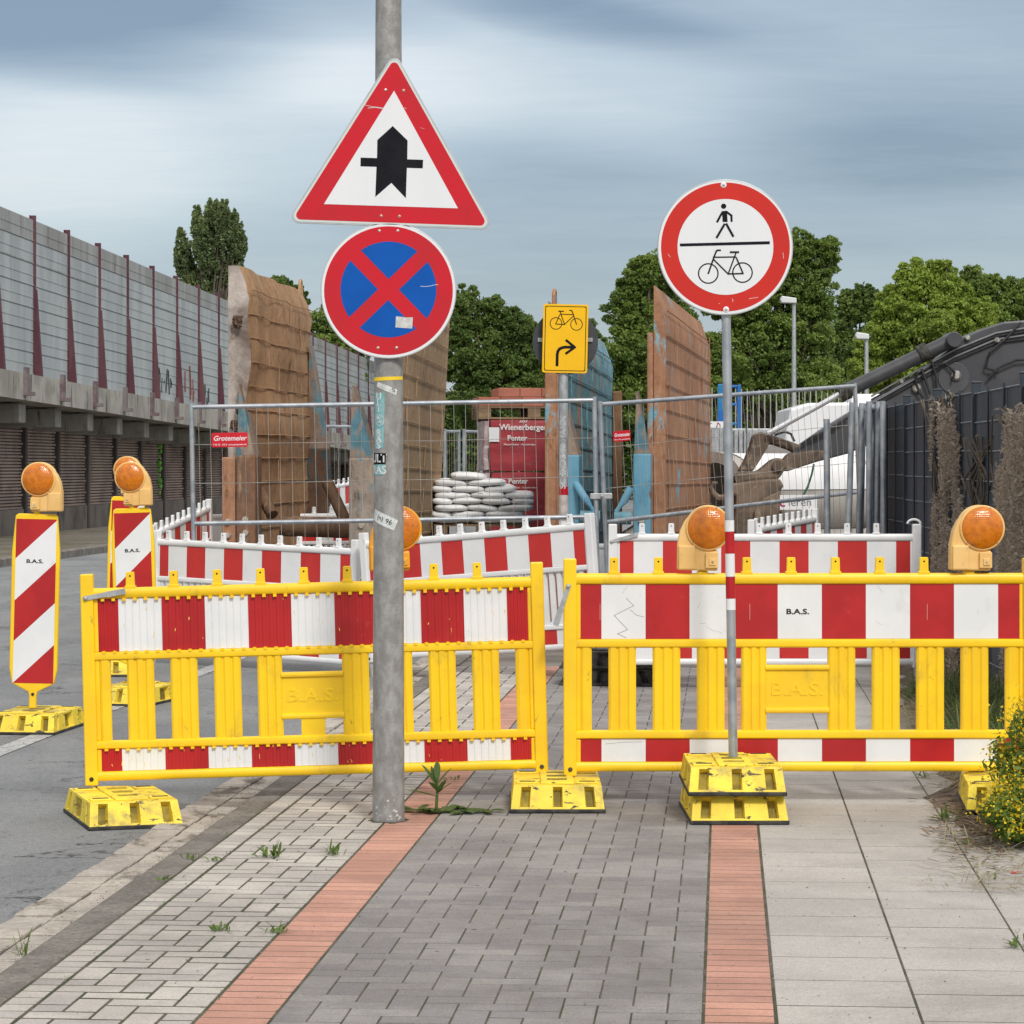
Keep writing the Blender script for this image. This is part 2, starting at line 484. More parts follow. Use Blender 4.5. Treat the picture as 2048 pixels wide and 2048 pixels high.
LINE = pm('road_line_paint', (.46, .47, .46), .8, c2=(.33, .34, .34), scale=14, dirt_shade=((.13, .14, .145), 20, .54, .62, (1, 1, 1)), bump=.4, bscale=120)

ROAD_Z = -.07
def strip(name, s0, s1, u0, u1, z, mat, ns=1, nu=1):
    b = MB()
    for i in range(ns):
        for j in range(nu):
            a0 = s0 + (s1 - s0) * i / ns; a1 = s0 + (s1 - s0) * (i + 1) / ns
            b0 = u0 + (u1 - u0) * j / nu; b1 = u0 + (u1 - u0) * (j + 1) / nu
            b.add([SU(a0, b1, z), SU(a0, b0, z), SU(a1, b0, z), SU(a1, b1, z)], [(0, 1, 2, 3)])
    return struct(b.build(name, mat))

g = MB(); g.add([(-1500, -60, -.16), (1500, -60, -.16), (1500, 2600, -.16), (-1500, 2600, -.16)], [(0, 1, 2, 3)])
struct(g.build('ground', GRAV))
strip('road', -8, 420, 2.53, 11.6, ROAD_Z, ASPH)
strip('joint_bed', -6, 21.5, -6.5, 2.083, -.0013, JOINT)
strip('site_ground', 21.5, 160, -30, 2.22, -.02, GRAV)
def paver(b, s0, s1, u0, u1, gap=.0028, bv=.003, jz=.0004, slope=0.0, z0=0.0):
    """one paving block: chamfered top, slightly uneven"""
    s0 += gap * 1.5; s1 -= gap * 1.5; u0 += gap * .62; u1 -= gap * .62
    if s1 - s0 < .012 or u1 - u0 < .012:
        return
    z = z0 + random.uniform(-jz, jz)
    t = [random.uniform(-jz, jz) * .7 for _ in range(4)]
    c = [(s0, u1), (s0, u0), (s1, u0), (s1, u1)]
    ci = [(s0 + bv, u1 - bv), (s0 + bv, u0 + bv), (s1 - bv, u0 + bv), (s1 - bv, u1 - bv)]
    vs = [SU(s, u, z + t[i]) for i, (s, u) in enumerate(ci)] + [SU(s, u, z + t[i] - .0035) for i, (s, u) in enumerate(c)] + [SU(s, u, z0 - .012) for (s, u) in c]
    fs = [(0, 1, 2, 3)]
    for k in range(4):
        k2 = (k + 1) % 4
        fs += [(k, k + 4, k2 + 4, k2), (k + 4, k + 8, k2 + 8, k2 + 4)]
    b.add(vs, fs)
def herringbone(b, s0, s1, u0, u1, wd, gap, jz=.0004, twist=0.0):
    nx = int((u1 - u0) / wd) + 4; ny = int((s1 - s0) / wd) + 4
    def put(a0, a1, c0, c1):
        a0 = max(a0, s0); a1 = min(a1, s1); c0 = max(c0, u0); c1 = min(c1, u1)
        if a1 - a0 > .02 and c1 - c0 > .02:
            g1 = gap * random.uniform(.6, 1.5)
            paver(b, a0, a1, c0, c1, g1, .003, jz)
    for i in range(-2, nx):
        for j in range(-2, ny):
            t = (i - j) % 4
            if t == 0:
                put(s0 + j * wd, s0 + (j + 1) * wd, u0 + i * wd, u0 + (i + 2) * wd)
            elif t == 3:
                put(s0 + j * wd, s0 + (j + 2) * wd, u0 + i * wd, u0 + (i + 1) * wd)
b = MB(); herringbone(b, 5.0, 21.5, .062, 1.265, .1003, .0016); struct(b.build('grey_pavement', PGREY))
b = MB(); herringbone(b, 5.0, 21.5, 1.478, 1.975, .1, .0048, .0005)
s = 5.0
while s < 21.5:
    paver(b, s, s + .1, 1.98, 2.075, .003, .004, .0004); s += .1
struct(b.build('light_pavement', PLITE))
b = MB()
for (u0, u1) in ((-.143, .059), (1.268, 1.475)):
    s = 5.0 + random.random() * .05
    while s < 21.5:
        paver(b, s, s + .098, u0, u1, .0032, .003, .0004); s += .098
struct(b.build('red_brick_strip', PRED))
b = MB()
for k in range(6):
    u1 = -.146 - .405 * k
    s = 4.85 + (.2 if k % 2 else 0)
    while s < 21.5:
        paver(b, s, s + .4, u1 - .405, u1, .0013 + (.002 if k in (0, 1) else 0), .003, .0004); s += .4
struct(b.build('concrete_slab_path', PSLAB))
# kerb stones, gutter of small setts, road edge
b = MB()
s = 3.0
while s < 40:
    n = 1.0
    for (z1, u0, u1) in ((.0, 2.085, 2.235),):
        a0, a1 = s + .004, s + n - .004
        prof = [(2.083, -.10), (2.083, -.004), (2.095, .002), (2.205, .0), (2.232, -.016), (2.24, -.11)]
        vs = [SU(a, u, z) for a in (a0, a1) for u, z in prof]
        m_ = len(prof)
        fs = [(i, i + 1, i + 1 + m_, i + m_) for i in range(m_ - 1)] + [tuple(range(m_)), tuple(range(2 * m_ - 1, m_ - 1, -1))]
        b.add(vs, fs)
    s += n
o = struct(b.build('kerb', KERB))
b = MB()
for r_ in range(2):
    s = 3.0 + r_ * .09
    while s < 40:
        L = random.uniform(.15, .17)
        paver(b, s, s + L, 2.243 + .145 * r_, 2.243 + .145 * (r_ + 1), .004, .005, .004, z0=ROAD_Z + .012 + .006 * r_); s += L
struct(b.build('gutter', GUTT))
strip('gutter_bed', 3, 40, 2.236, 2.54, ROAD_Z + .004, JOINT)
# far kerb and verge of the road
b = MB()
for i in range(140):
    s0 = -4 + i * 1.5
    M_ = None
    vs = [SU(a, u, z) for a in (s0 + .01, s0 + 1.49) for (u, z) in ((11.6, -.2), (11.6, .05), (11.63, .07), (11.8, .07), (11.8, -.2))]
    b.add(vs, [(i2, i2 + 1, i2 + 6, i2 + 5) for i2 in range(4)] + [(4, 3, 2, 1, 0), (5, 6, 7, 8, 9)])
struct(b.build('far_kerb', KERB))
VERG = pm('verge_earth', (.16, .14, .115), .95, c2=(.10, .095, .06), scale=.9, bump=1, bscale=12, dirt_shade=((.24, .22, .18), 5, .55, .7, (1, 1, 1)))
strip('verge', -4, 420, 11.8, 15.6, .03, VERG)
# painted edge line of the road
for (a, c_) in ((5, 17.3), (18.2, 32), (35, 60)):
    strip('road_marking', a, c_, 4.03, 4.17, ROAD_Z + .004, LINE)

# soil strip and plants to the right
b = MB()
N = 40
pts = []
for i in range(N + 1):
    s = 10.85 + i * .33
    edge = -.97 + .06 * math.sin(s * 2.1) + .05 * math.sin(s * 5.3 + 1) - max(0, 11.9 - s) * .35 - max(0, s - 14) * .03
    for j in range(9):
        u = edge - (j / 8) ** 1.4 * 3.0
        z = .002 + .022 * min(1, j / 3) + (noise.noise(Vector((s * 3, u * 3, 0))) * .02 if 0 < j else -.008)
        pts.append(SU(s, u, z))
fs = [(i * 9 + j, i * 9 + j + 1, (i + 1) * 9 + j + 1, (i + 1) * 9 + j) for i in range(N) for j in range(8)]
b.add(pts, fs)
struct(b.build('soil', SOIL, smooth=True))
# ================================================================ footplates
def footplate_parts(root):
    """recycled plastic foot: yellow body with recessed slots, dark bottom rim. long axis = Y, centre origin"""
    b = MB()
    def quad_grid(p00, p10, p11, p01, recs, depth, nrm):
        """quad with tapered recesses; recs = [(u0,u1,v0,v1)] not overlapping in u"""
        P = lambda u, v: (p00 * (1 - u) * (1 - v) + p10 * u * (1 - v) + p11 * u * v + p01 * (1 - u) * v)
        us = sorted({0, 1, *[r[0] for r in recs], *[r[1] for r in recs]})
        for a, c in zip(us[:-1], us[1:]):
            rec = next((r for r in recs if abs(r[0] - a) < 1e-6), None)
            if rec is None:
                b.add([P(a, 0), P(c, 0), P(c, 1), P(a, 1)], [(0, 1, 2, 3)])
            else:
                _, _, v0, v1 = rec
                b.add([P(a, 0), P(c, 0), P(c, v0), P(a, v0)], [(0, 1, 2, 3)])
                b.add([P(a, v1), P(c, v1), P(c, 1), P(a, 1)], [(0, 1, 2, 3)])
                o4 = [P(a, v0), P(c, v0), P(c, v1), P(a, v1)]
                du = (c - a) * .12
                i4 = [P(a + du, v0 + .02) - nrm * depth, P(c - du, v0 + .02) - nrm * depth, P(c - du, v1 - .1) - nrm * depth, P(a + du, v1 - .1) - nrm * depth]
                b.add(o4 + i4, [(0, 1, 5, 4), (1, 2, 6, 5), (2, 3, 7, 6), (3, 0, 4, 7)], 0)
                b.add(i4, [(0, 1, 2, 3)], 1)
    wx, ly, h, z0 = .21, .36, .118, .014
    wt, lt = .197, .30
    V3 = Vector
    B = [V3((-wx, -ly, z0)), V3((wx, -ly, z0)), V3((wx, ly, z0)), V3((-wx, ly, z0))]
    T = [V3((-wt, -lt, h)), V3((wt, -lt, h)), V3((wt, lt, h)), V3((-wt, lt, h))]
    fr = [(.09, .20, .12, .94), (.445, .555, .12, .94), (.80, .91, .12, .94)]
    quad_grid(B[0], B[1], T[1], T[0], fr, .035, V3((0, -1, .3)))
    quad_grid(B[2], B[3], T[3], T[2], fr, .035, V3((0, 1, .3)))
    sd = [(.10, .17, .1, .9), (.36, .64, .06, .9), (.83, .90, .1, .9)]
    quad_grid(B[1], B[2], T[2], T[1], sd, .03, V3((1, 0, .1)))
    quad_grid(B[3], B[0], T[0], T[3], sd, .03, V3((-1, 0, .1)))
    b.add(T, [(0, 1, 2, 3)])
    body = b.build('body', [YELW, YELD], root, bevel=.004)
    # raised ridges and the post sockets on top
    b = MB()
    b.box(-.075, .075, -.26, .26, h, h + .009)
    for sx in (-1, 1):
        b.box(sx * .135 - .05, sx * .135 + .05, -.24, -.17, h, h + .007)
        b.box(sx * .135 - .05, sx * .135 + .05, .17, .24, h, h + .007)
    b.build('top_rib', YELW, root, bevel=.004)
    for (yc, wd) in ((0, .03), (-.14, .022), (.14, .022)):
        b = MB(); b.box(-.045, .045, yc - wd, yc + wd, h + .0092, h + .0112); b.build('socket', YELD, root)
    for sx in (-1, 1):
        for yc in (-.205, .205):
            b = MB(); b.box(sx * .135 - .035, sx * .135 + .035, yc - .01, yc + .01, h + .0072, h + .0092); b.build('grip_slot', RUB, root)
    b = MB(); b.box(-.215, .215, -.365, .365, 0, .018)
    b.build('rubber_rim', RUB, root, bevel=.005)

def place(kind_fn, name, label, cat, loc, rot=(0, 0, 0), group=None):
    t = thing(name, label, cat, loc, rot, group)
    kind_fn(t)
    return t
FG = 'yellow footplates carrying posts and beacons'
fp = place(footplate_parts, 'footplate', 'worn yellow footplate under the gap where the two yellow barriers meet', 'footplate', (0, 0, 0), group=FG)
fx = W(1113, 1600, 12.8).x
fp.location = (fx, 12.44 + .36, 0.001)
foot = {}
def add_foot(key, label, loc, rz=0.0, ry=0.0):
    foot[key] = copy_tree(fp, label, loc, (0, ry, rz))
p = W(276, 1668, 12.35)
add_foot('left', 'bright yellow footplate on the asphalt beside the gutter, left end of the left yellow barrier', (p.x - .13, 12.35 + .43, ROAD_Z), R(18))
xs = W(1476, 1600, 12.1).x
add_foot('low', 'lower scuffed footplate of the stack of two under the round pedestrian and cycle ban sign', (xs, 12.04 + .36, 0.001), R(.6))
add_foot('high', 'upper scuffed footplate of the stack of two under the round pedestrian and cycle ban sign', (xs - .004, 12.04 + .365, 0.124), R(-.4))
p = W(2046, 1630, 12.3)
add_foot('right', 'yellow footplate half hidden by the yellow flowering bush at the right edge', (p.x, 12.35 + .30, .015), R(-6))
p = W(65, 1468, 16.87)
add_foot('b1', 'yellow footplate under the leftmost striped beacon on the asphalt', (p.x - .02, 17.15, ROAD_Z), R(-7))
p = W(262, 1391, 18.85)
add_foot('b2', 'yellow footplate under the second striped beacon, seen behind the left yellow barrier', (p.x + .0, 19.15, ROAD_Z), R(-14))
p = W(225, 1330, 21.5)
add_foot('b3', 'yellow footplate farthest back on the road, under the beacon hidden behind another', (p.x, 21.8, ROAD_Z), R(5))
# dark stack below the white barriers
for k, (pxx, zz, lab) in enumerate(((1228, .001, 'lower black rubber footplate of the dark stack under the white barriers'), (1226, .122, 'upper black rubber footplate of the dark stack under the white barriers'))):
    c = copy_tree(fp, lab, (W(pxx, 1300, 19.8).x, 19.85, zz), (0, 0, R(80 + 4 * k)))
    c['group'] = 'black footplates under the white barriers'
    for ch in children(c):
        ch.data = ch.data.copy()
        ch.data.materials.clear()
        for _ in range(2): ch.data.materials.append(RUB)

# ================================================================ barriers
def ribbed_slat(b, x0, x1, z0, z1, yb, n=3, d=.007, th=.022, mi=0):
    """vertical slat with soft ribs on the front"""
    prof = []
    w_ = x1 - x0
    prof.append((x0, yb + .004)); 
    prof.append((x0 + .006, yb))
    for k in range(n):
        c = x0 + w_ * (k + .5) / n
        hw = w_ * .30 / n
        prof += [(c - hw * 1.5, yb), (c - hw * .8, yb - d), (c + hw * .8, yb - d), (c + hw * 1.5, yb)]
    prof += [(x1 - .006, yb), (x1, yb + .004), (x1, yb + th), (x0, yb + th)]
    m_ = len(prof)
    vs = [(x, y, z0) for x, y in prof] + [(x, y, z1) for x, y in prof]
    b.add(vs, [(i, (i + 1) % m_, (i + 1) % m_ + m_, i + m_) for i in range(m_)] + [tuple(range(m_ - 1, -1, -1)), tuple(range(m_, 2 * m_))], mi)
def rail(b, x0, x1, z0, z1, hd=.024):
    """horizontal rail with a rounded section"""
    cz, hz = (z0 + z1) / 2, (z1 - z0) / 2
    n = 12
    sec = [(hd * math.copysign(abs(math.cos(a)) ** .6, math.cos(a)), cz + hz * math.copysign(abs(math.sin(a)) ** .6, math.sin(a))) for a in [2 * math.pi * k / n for k in range(n)]]
    vs = [(x0, y, z) for y, z in sec] + [(x1, y, z) for y, z in sec]
    b.add(vs, [((i + 1) % n, i, i + n, (i + 1) % n + n) for i in range(n)] + [tuple(range(n)), tuple(range(2 * n - 1, n - 1, -1))])
def foil(b, x0, L, z0, z1, y, ribbed=False, start_half=True, first=0):
    """striped reflective board, material 0 red, 1 white"""
    edges = [x0, x0 + L * .05] + [x0 + L * (.05 + .1 * k) for k in range(1, 10)] + [x0 + L]
    if not start_half:
        edges = [x0 + L * .1 * k for k in range(11)]
    for k in range(len(edges) - 1):
        mi = (k + first) % 2
        a, c = edges[k], edges[k + 1]
        if ribbed:
            n = 6
            for q in range(n):
                p0, p1 = a + (c - a) * q / n, a + (c - a) * (q + 1) / n
                w_ = p1 - p0
                ph = [(p0, 0), (p0 + w_ * .36, 0), (p0 + w_ * .5, .0028), (p0 + w_ * .86, .0028), (p1, 0)]
                for (xa, ya), (xb, yb_) in zip(ph[:-1], ph[1:]):
                    b.add([(xa, y + ya, z0), (xb, y + yb_, z0), (xb, y + yb_, z1), (xa, y + ya, z1)], [(0, 1, 2, 3)], mi)
        else:
            b.add([(a, y, z0), (c, y, z0), (c, y, z1), (a, y, z1)], [(0, 1, 2, 3)], mi)
    b.box(x0, x0 + L, y + .008, y + .014, z0, z1, mi=first)
def barrier_parts(root, plastic, ribbed=False, holes=1, slatn=10, clip=True, wt=(RED, WHI), fine=False):
    L = 2.03
    b = MB()
    rail(b, -.02, L + .02, .862, .914)
    rail(b, -.02, L + .02, .570, .612)
    rail(b, -.02, L + .02, .150, .192)
    rail(b, -.045, L + .045, .0, .047, .026)
    if ribbed:
        n = 40
        for k in range(n):
            x = .03 + k * (L - .06) / (n - 1)
            for (z0, z1) in ((.852, .866), (.604, .616), (.143, .153)):
                b.box(x - .008, x + .008, -.026, -.012, z0, z1)
    b.build('rail_frame', plastic, root, smooth=True)
    for x in (-.0735, L + .0135):
        b = MB()
        b.box(x, x + .060, -.028, .028, -.018, .982)
        xi = x + .058 if x < 0 else x - .018
        for (z0, z1) in ((.04, .15), (.19, .575), (.61, .865)):
            b.box(xi, xi + .022, -.014, .016, z0, z1)
        b.build('end_post', plastic, root, bevel=.006)
    b = MB()
    p = .2040 * L / 2.03
    if fine:
        n = 30
        for k in range(n):
            x = .01 + (L - .02) * k / n
            b.box(x, x + .038, -.009, .012, .192, .570)
    else:
        xs0 = .0567; sw = .077
        slots = []
        k = 0
        x = xs0 - p
        cur = 0.0
        slot_list = [xs0 + i * p for i in range(4)] + ['win'] + [xs0 + 4 * p + .0 + 2 * p + (i - 1) * p for i in range(0, 5)]
        # slots measured along the board: four, the window, four and the last gap
        sl_ = [(xs0 + i * p, xs0 + i * p + sw) for i in range(4)]
        w0, w1 = .862, 1.144
        sl_ += [(w0, w1)] + [(1.271 + i * .2045, 1.271 + i * .2045 + sw) for i in range(4)]
        cur = .004
        for (a, c) in sl_ + [(L - .004, L)]:
            if a - cur > .015:
                ribbed_slat(b, cur, a, .188, .574, -.010, n=3 if a - cur > .09 else 1)
            cur = c
        # the window panel
        b.box(w0 - .002, w1 + .002, -.008, .012, .290, .470)
        rail(b, w0 - .006, w1 + .006, .466, .492, .02)
        rail(b, w0 - .006, w1 + .006, .268, .296, .02)
        if holes == 2:
            b.box(w0 + .085, w1 - .085, -.012, .012, .190, .27)
    b.build('infill_panel', plastic, root, bevel=0 if fine else .0022, seg=1)
    if not fine:
        text_part('B.A.S.', .085, plastic, root, (w0 + w1) / 2, -.0085, .378, name='embossed_lettering', depth=.0022, sx=1.25, bold=.001)
    b = MB(); foil(b, 0, L, .612, .862, -.012, ribbed); b.build('upper_striped_board', list(wt), root)
    b = MB(); foil(b, 0, L, .047, .150, -.012, ribbed); b.build('lower_striped_board', list(wt), root)
    for i in range(9 if not fine else 10):
        b = MB()
        x = .160 + p * i if not fine else .09 + p * i * .985
        b.prism(rounded([(x - .021, .905), (x + .021, .905), (x + .019, .987), (x - .019, .987)], .006, 3), -.013, .013)
        b.box(x - .026, x + .026, -.02, .02, .905, .922)
        o = b.build('lamp_peg', plastic, root, bevel=.002, seg=1)
        b = MB(); b.lathe([(.0045, 0), (.0045, .0006)], 10, Matrix.Translation((x, -.0132, .968)))
        b.build('peg_hole', BLK, o)
    for x in (-.043, L + .043):
        b = MB(); b.lathe([(.011, 0), (.009, .006), (.004, .008)], 12, Matrix.Translation((x, -.028, .012)))
        b.build('bolt', RUB, root, smooth=True)
    for x in (-.043, L + .043):
        b = MB(); b.tube((x, 0, -.13), (x, 0, -.01), .02, n=12)
        b.build('steel_peg', GALV, root, smooth=True)
def link_clip(root, x, z, rot, flip=1):
    b = MB()
    b.prism(rounded([(-.012, -.010), (.185, -.010), (.185, .012), (-.012, .012)], .008, 3), -.004, 0)
    b.prism(rounded([(.10, -.013), (.19, -.013), (.19, .014), (.10, .014)], .003, 2), -.008, -.004)
    b.lathe([(.009, 0), (.009, .006), (.004, .009)], 12, Matrix.Translation((0, -.004, 0)))
    o = b.build('link_clip', GALV, root)
    o.location = (x, -.030, z); o.rotation_euler = (0, rot, 0)
    return o

yb1 = thing('safety_barrier', 'yellow barrier at the right with smooth boards and two amber lamps on top', 'barrier',
            W(1159, 1543, 12.84), (0, R(-.05), 0), 'yellow road barriers')
barrier_parts(yb1, YEL)
link_clip(yb1, -.052, .855, R(108))
text_part('B.A.S.', .034, BLK, yb1, 1.005, -.0128, .736, sx=1.35, depth=.0003, bold=.0009)
# scratches on the boards
b = MB()
rs = random.Random(3)
zig = [(.215, .80), (.250, .765), (.160, .72), (.222, .655), (.175, .635), (.215, .618)]
b.stroke(zig, .0022, -.0124)
b.stroke([(.235, .745), (.262, .722), (.298, .712)], .0018, -.0124)
for _ in range(26):
    x, z = rs.uniform(.12, 1.9), rs.uniform(.63, .85)
    a = rs.uniform(0, 3.1); l = rs.uniform(.006, .05)
    if int((x / 2.03 - .05) * 10) % 2 == 0:
        b.stroke([(x, z), (x + l * math.cos(a), max(.62, min(.855, z + l * math.sin(a))))], .0008, -.0124)
b.stroke([(.12, .128), (.20, .136), (.285, .138)], .0014, -.0124)
b.build('scratch', pm('scratch_mark', (.22, .21, .20), .7), yb1)
for xx in (.095, .785, 1.602):
    b = MB(); b.stroke([(xx, .70), (xx, .772)], .0018, -.0124); b.build('foil_print', pm('pale_foil_print', (.68, .38, .36), .5), yb1)

yb2 = thing('safety_barrier', 'yellow barrier at the left with ribbed boards, crossed by the grey lamp pole', 'barrier',
            W(203, 1562, 13.0), (0, R(-1.5), R(1.0)), 'yellow road barriers')
barrier_parts(yb2, YEL, ribbed=True, holes=2)
for o in children(yb2):
    pass
yb2.scale = (.992, 1, .985)
link_clip(yb2, -.048, .868, R(-9))
b = MB()
for _ in range(46):
    x, z = rs.uniform(.03, 1.98), rs.choice([rs.uniform(.62, .85), rs.uniform(.055, .145)])
    l = rs.uniform(.003, .022)
    b.stroke([(x, z), (x + rs.uniform(-.004, .004), min(z + l, .858))], rs.uniform(.0015, .004), -.0126)
b.build('chipped_spot', pm('yellow_chip', (.85, .62, .15), .6), yb2)

WB = 'white road barriers behind the yellow ones'
WFOIL = (pm('red_reflective_foil_light', (.56, .035, .03), .4, c2=(.50, .03, .028), scale=3, spots=((.8, .7, .66), 34, .74, .77, (1, 1, 1))), WHI)
wb1 = thing('white_barrier', 'white barrier with striped boards behind the right yellow barrier, ending at the dark fence', 'barrier',
            W(1238, 1330, 19.4), (0, 0, 0), WB)
barrier_parts(wb1, WPL, wt=WFOIL)
link_clip(wb1, -.052, .86, R(-16))
b = MB(); b.path([(2.055 + .045 * math.cos(t), 0, .985 + .03 * math.sin(t)) for t in [math.pi * k / 8 for k in range(9)]], .008, 8)
b.build('carry_handle', WPL, wb1, smooth=True)
# the two white barriers that meet behind the lamp pole
pR = W(1190, 1297, 20.2); pL = W(752, 1320, 21.4)
def aim(a, c, extra=0.0):
    """yaw and roll that carry local +X from a to c"""
    d = c - a
    yaw = math.atan2(d.y, d.x)
    pitch = -math.atan2(d.z, math.hypot(d.x, d.y))
    return (0, pitch, yaw)
wb2 = thing('white_barrier', 'white barrier in the middle rising to the right, in front of the wrapped brick pallets', 'barrier', pL, aim(pL, pR), WB)
barrier_parts(wb2, WPL, fine=True, wt=WFOIL)
a = W(318, 1300, 22.9); c = W(700, 1331, 21.7)
wb3 = copy_tree(wb2, 'white barrier at the left sloping down behind the striped beacons', a, aim(a, c))
wb3['group'] = WB
a = W(330, 1215, 27.5)
# ================================================================ lamp pole with two signs
class Face:
    """maps points read in an enlarged view of the sign to metres on the sign's own plane"""
    def __init__(s, ox, oy, k, cx, cy, D):
        s.k = k; s.D = D; s.cx = cx; s.cy = cy; s.ox = ox; s.oy = oy
        s.m = k * D / F
    def p(s, x, y):
        return ((x - s.cx) * s.m, -(y - s.cy) * s.m)
    def P(s, pts):
        return [s.p(*q) for q in pts]
    def world(s):
        return W(s.ox + s.cx * s.k, s.oy + s.cy * s.k, s.D)

DP = 12.2
pb = W(777, 1640, DP); pb.z = 0
pole = thing('lamp_pole', 'thick grey zinc pole with priority triangle and no stopping sign, stickers on its shaft', 'sign post', pb)
prad = lambda z: .0705 - (z * .0036)
b = MB()
n = 28
vs = []
lv = [(-.3, .0705), (0, .0705), (.6, .0685), (1.3, .066), (2.2, .0625), (3.2, .0585), (4.5, .053), (6.2, .046)]
for z, r in lv:
    for k in range(n):
        a_ = 2 * math.pi * k / n
        vs.append((r * math.cos(a_) - .0036 * z * 0, r * math.sin(a_), z))
fs = [(i * n + k, i * n + (k + 1) % n, (i + 1) * n + (k + 1) % n, (i + 1) * n + k) for i in range(len(lv) - 1) for k in range(n)]
fs.append(tuple(range((len(lv) - 1) * n, len(lv) * n)))
b.add(vs, fs)
b.build('shaft', POLE, pole, smooth=True)
prad = lambda z: np.interp(z, [q[0] for q in lv], [q[1] for q in lv])
PAINT = pm('chalky_base_paint', (.60, .60, .58), .8, c2=(.42, .42, .40), scale=30)
YT = -.0745          # plane of the sign plates in front of the shaft
f1 = Face(560, 100, .3416, 652, 650, 12.12)
w_ = f1.world(); t1 = thing('priority_sign', None, None, (w_.x - pb.x, YT, w_.z)); t1.parent = pole
m1 = f1.m
tri = [f1.p(671, 7), f1.p(35, 1012), f1.p(1255, 1053)]
b = MB(); b.prism(rounded(tri, 44 * m1, 10), -.004, .004)
b.build('plate', RIM, t1, bevel=.0012)
tri2 = [f1.p(671, 25), f1.p(52, 1002), f1.p(1239, 1042)]
b = MB(); b.prism(rounded(tri2, 36 * m1, 10), -.0046, -.004); b.build('white_edge', pm('pale_sign_edge', (.60, .66, .64), .45), t1)
tri3 = [f1.p(670, 47), f1.p(74, 991), f1.p(1218, 1030)]
b = MB(); b.prism(rounded(tri3, 27 * m1, 10), -.0052, -.0046); b.build('red_border', REDS, t1)
b = MB(); b.prism(f1.P([(668, 238), (257, 902), (1042, 927)]), -.0058, -.0052); b.build('white_field', WHIS, t1)
b = MB()
b.prism(f1.P([(660, 445), (747, 530), (745, 640), (743, 690), (737, 868), (652, 778), (558, 860), (565, 684), (568, 633), (570, 527)]), -.0064, -.0058)
b.prism(f1.P([(471, 681), (472, 630), (568, 633), (565, 684)]), -.0064, -.0058)
b.prism(f1.P([(745, 640), (838, 643), (836, 693), (743, 690)]), -.0064, -.0058)
b.build('priority_symbol', BLK, t1)
def bolt(parent, x, z, y, r=.0042):
    b = MB(); b.lathe([(r * 1.5, 0), (r * 1.5, .0008), (r, .0012), (r * .9, .0035), (r * .4, .005)], 14, Matrix.Translation((x, y, z)))
    return b.build('bolt', BOLT, parent, smooth=True)
for q in ((618, 233), (724, 237), (592, 971), (699, 974)):
    x, z = f1.p(*q); bolt(t1, x, z, -.0052)
b = MB()
rs = random.Random(5)
for i, q in enumerate([[(498, 322), (540, 332), (602, 338)], [(515, 340), (560, 336), (604, 345)], [(728, 338), (740, 344)], [(820, 455), (845, 462)]]):
    b.stroke(f1.P(q), (.0016, .0022, .0016, .0008)[i], -.0061 - i * .0003)
b.build('scratch', pm('white_scratch', (.72, .72, .72), .6), t1)

f2 = Face(560, 100, .3416, 635, 1409, 12.12)
w_ = f2.world(); t2 = thing('no_stopping_sign', None, None, (w_.x - pb.x, YT, w_.z)); t2.parent = pole
m2 = f2.m
b = MB(); b.prism(circle(0, 0, 398 * m2, 72), -.004, .004); b.build('plate', RIM, t2, bevel=.0015)
b = MB(); b.prism(circle(0, 0, 392 * m2, 72), -.0046, -.004); b.build('white_edge', WHIS, t2)
b = MB(); b.prism(circle(0, 0, 377 * m2, 72), -.0052, -.0046); b.build('red_disc', REDS, t2)
cx, cz = f2.p(635, 1402); Rb = 281 * m2; hb = 43 * m2
for k in range(4):
    ang = R(90 * k - 1.0)
    # sector between the bars, centred on ang
    pts = []
    dlt = math.asin(hb / Rb)
    pts.append((cx + hb * math.sqrt(2) * math.cos(ang), cz + hb * math.sqrt(2) * math.sin(ang)))
    a0, a1 = ang - R(45) + dlt, ang + R(45) - dlt
    for i in range(15):
        a_ = a0 + (a1 - a0) * i / 14
        pts.append((cx + Rb * math.cos(a_), cz + Rb * math.sin(a_)))
    b = MB(); b.prism(pts, -.0058, -.0052); b.build('blue_segment', BLU, t2)
for q in ((581, 1058), (690, 1058), (574, 1743), (683, 1743)):
    x, z = f2.p(*q); bolt(t2, x, z, -.0052)
b = MB(); b.prism(f2.P([(679, 1559), (714, 1562), (734, 1566), (778, 1565), (774, 1631), (676, 1624)]), -.0064, -.0059)
b.build('paper_sticker', pm('torn_paper', (.62, .62, .60), .8, c2=(.50, .50, .50), scale=60), t2)
b = MB(); b.stroke(f2.P([(822, 1383), (850, 1385), (880, 1382), (905, 1375), (925, 1374)]), .0018, -.0062); 
b.build('scratch', MATS['white_scratch'], t2)

# stickers and marks on the shaft; arc positions are metres from the front line of the shaft
ST = pm('sticker_white', (.66, .69, .68), .55, c2=(.52, .56, .55), scale=40)
STT = pm('sticker_teal', (.16, .38, .40), .55, c2=(.24, .46, .48), scale=30)
def patch(pts, mat, y, name='sticker', n=6):
    """polygon band laid on the shaft: pts = 4 corners (x, z)"""
    bb = MB()
    a_, b_, c_, d_ = [Vector(q) for q in pts]
    vs, fs = [], []
    for i in range(n + 1):
        for j in range(4):
            p0 = a_.lerp(b_, i / n); p1 = d_.lerp(c_, i / n)
            q = p0.lerp(p1, j / 3)
            vs.append((q.x, 0, q.y))
    for i in range(n):
        for j in range(3):
            fs.append((i * 4 + j, (i + 1) * 4 + j, (i + 1) * 4 + j + 1, i * 4 + j + 1))
    me = bpy.data.meshes.new(name)
    me.from_pydata(vs, [], fs); me.materials.append(mat)
    wrap_mesh(me, 0, y, 0, prad)
    return link(name, me, pole)
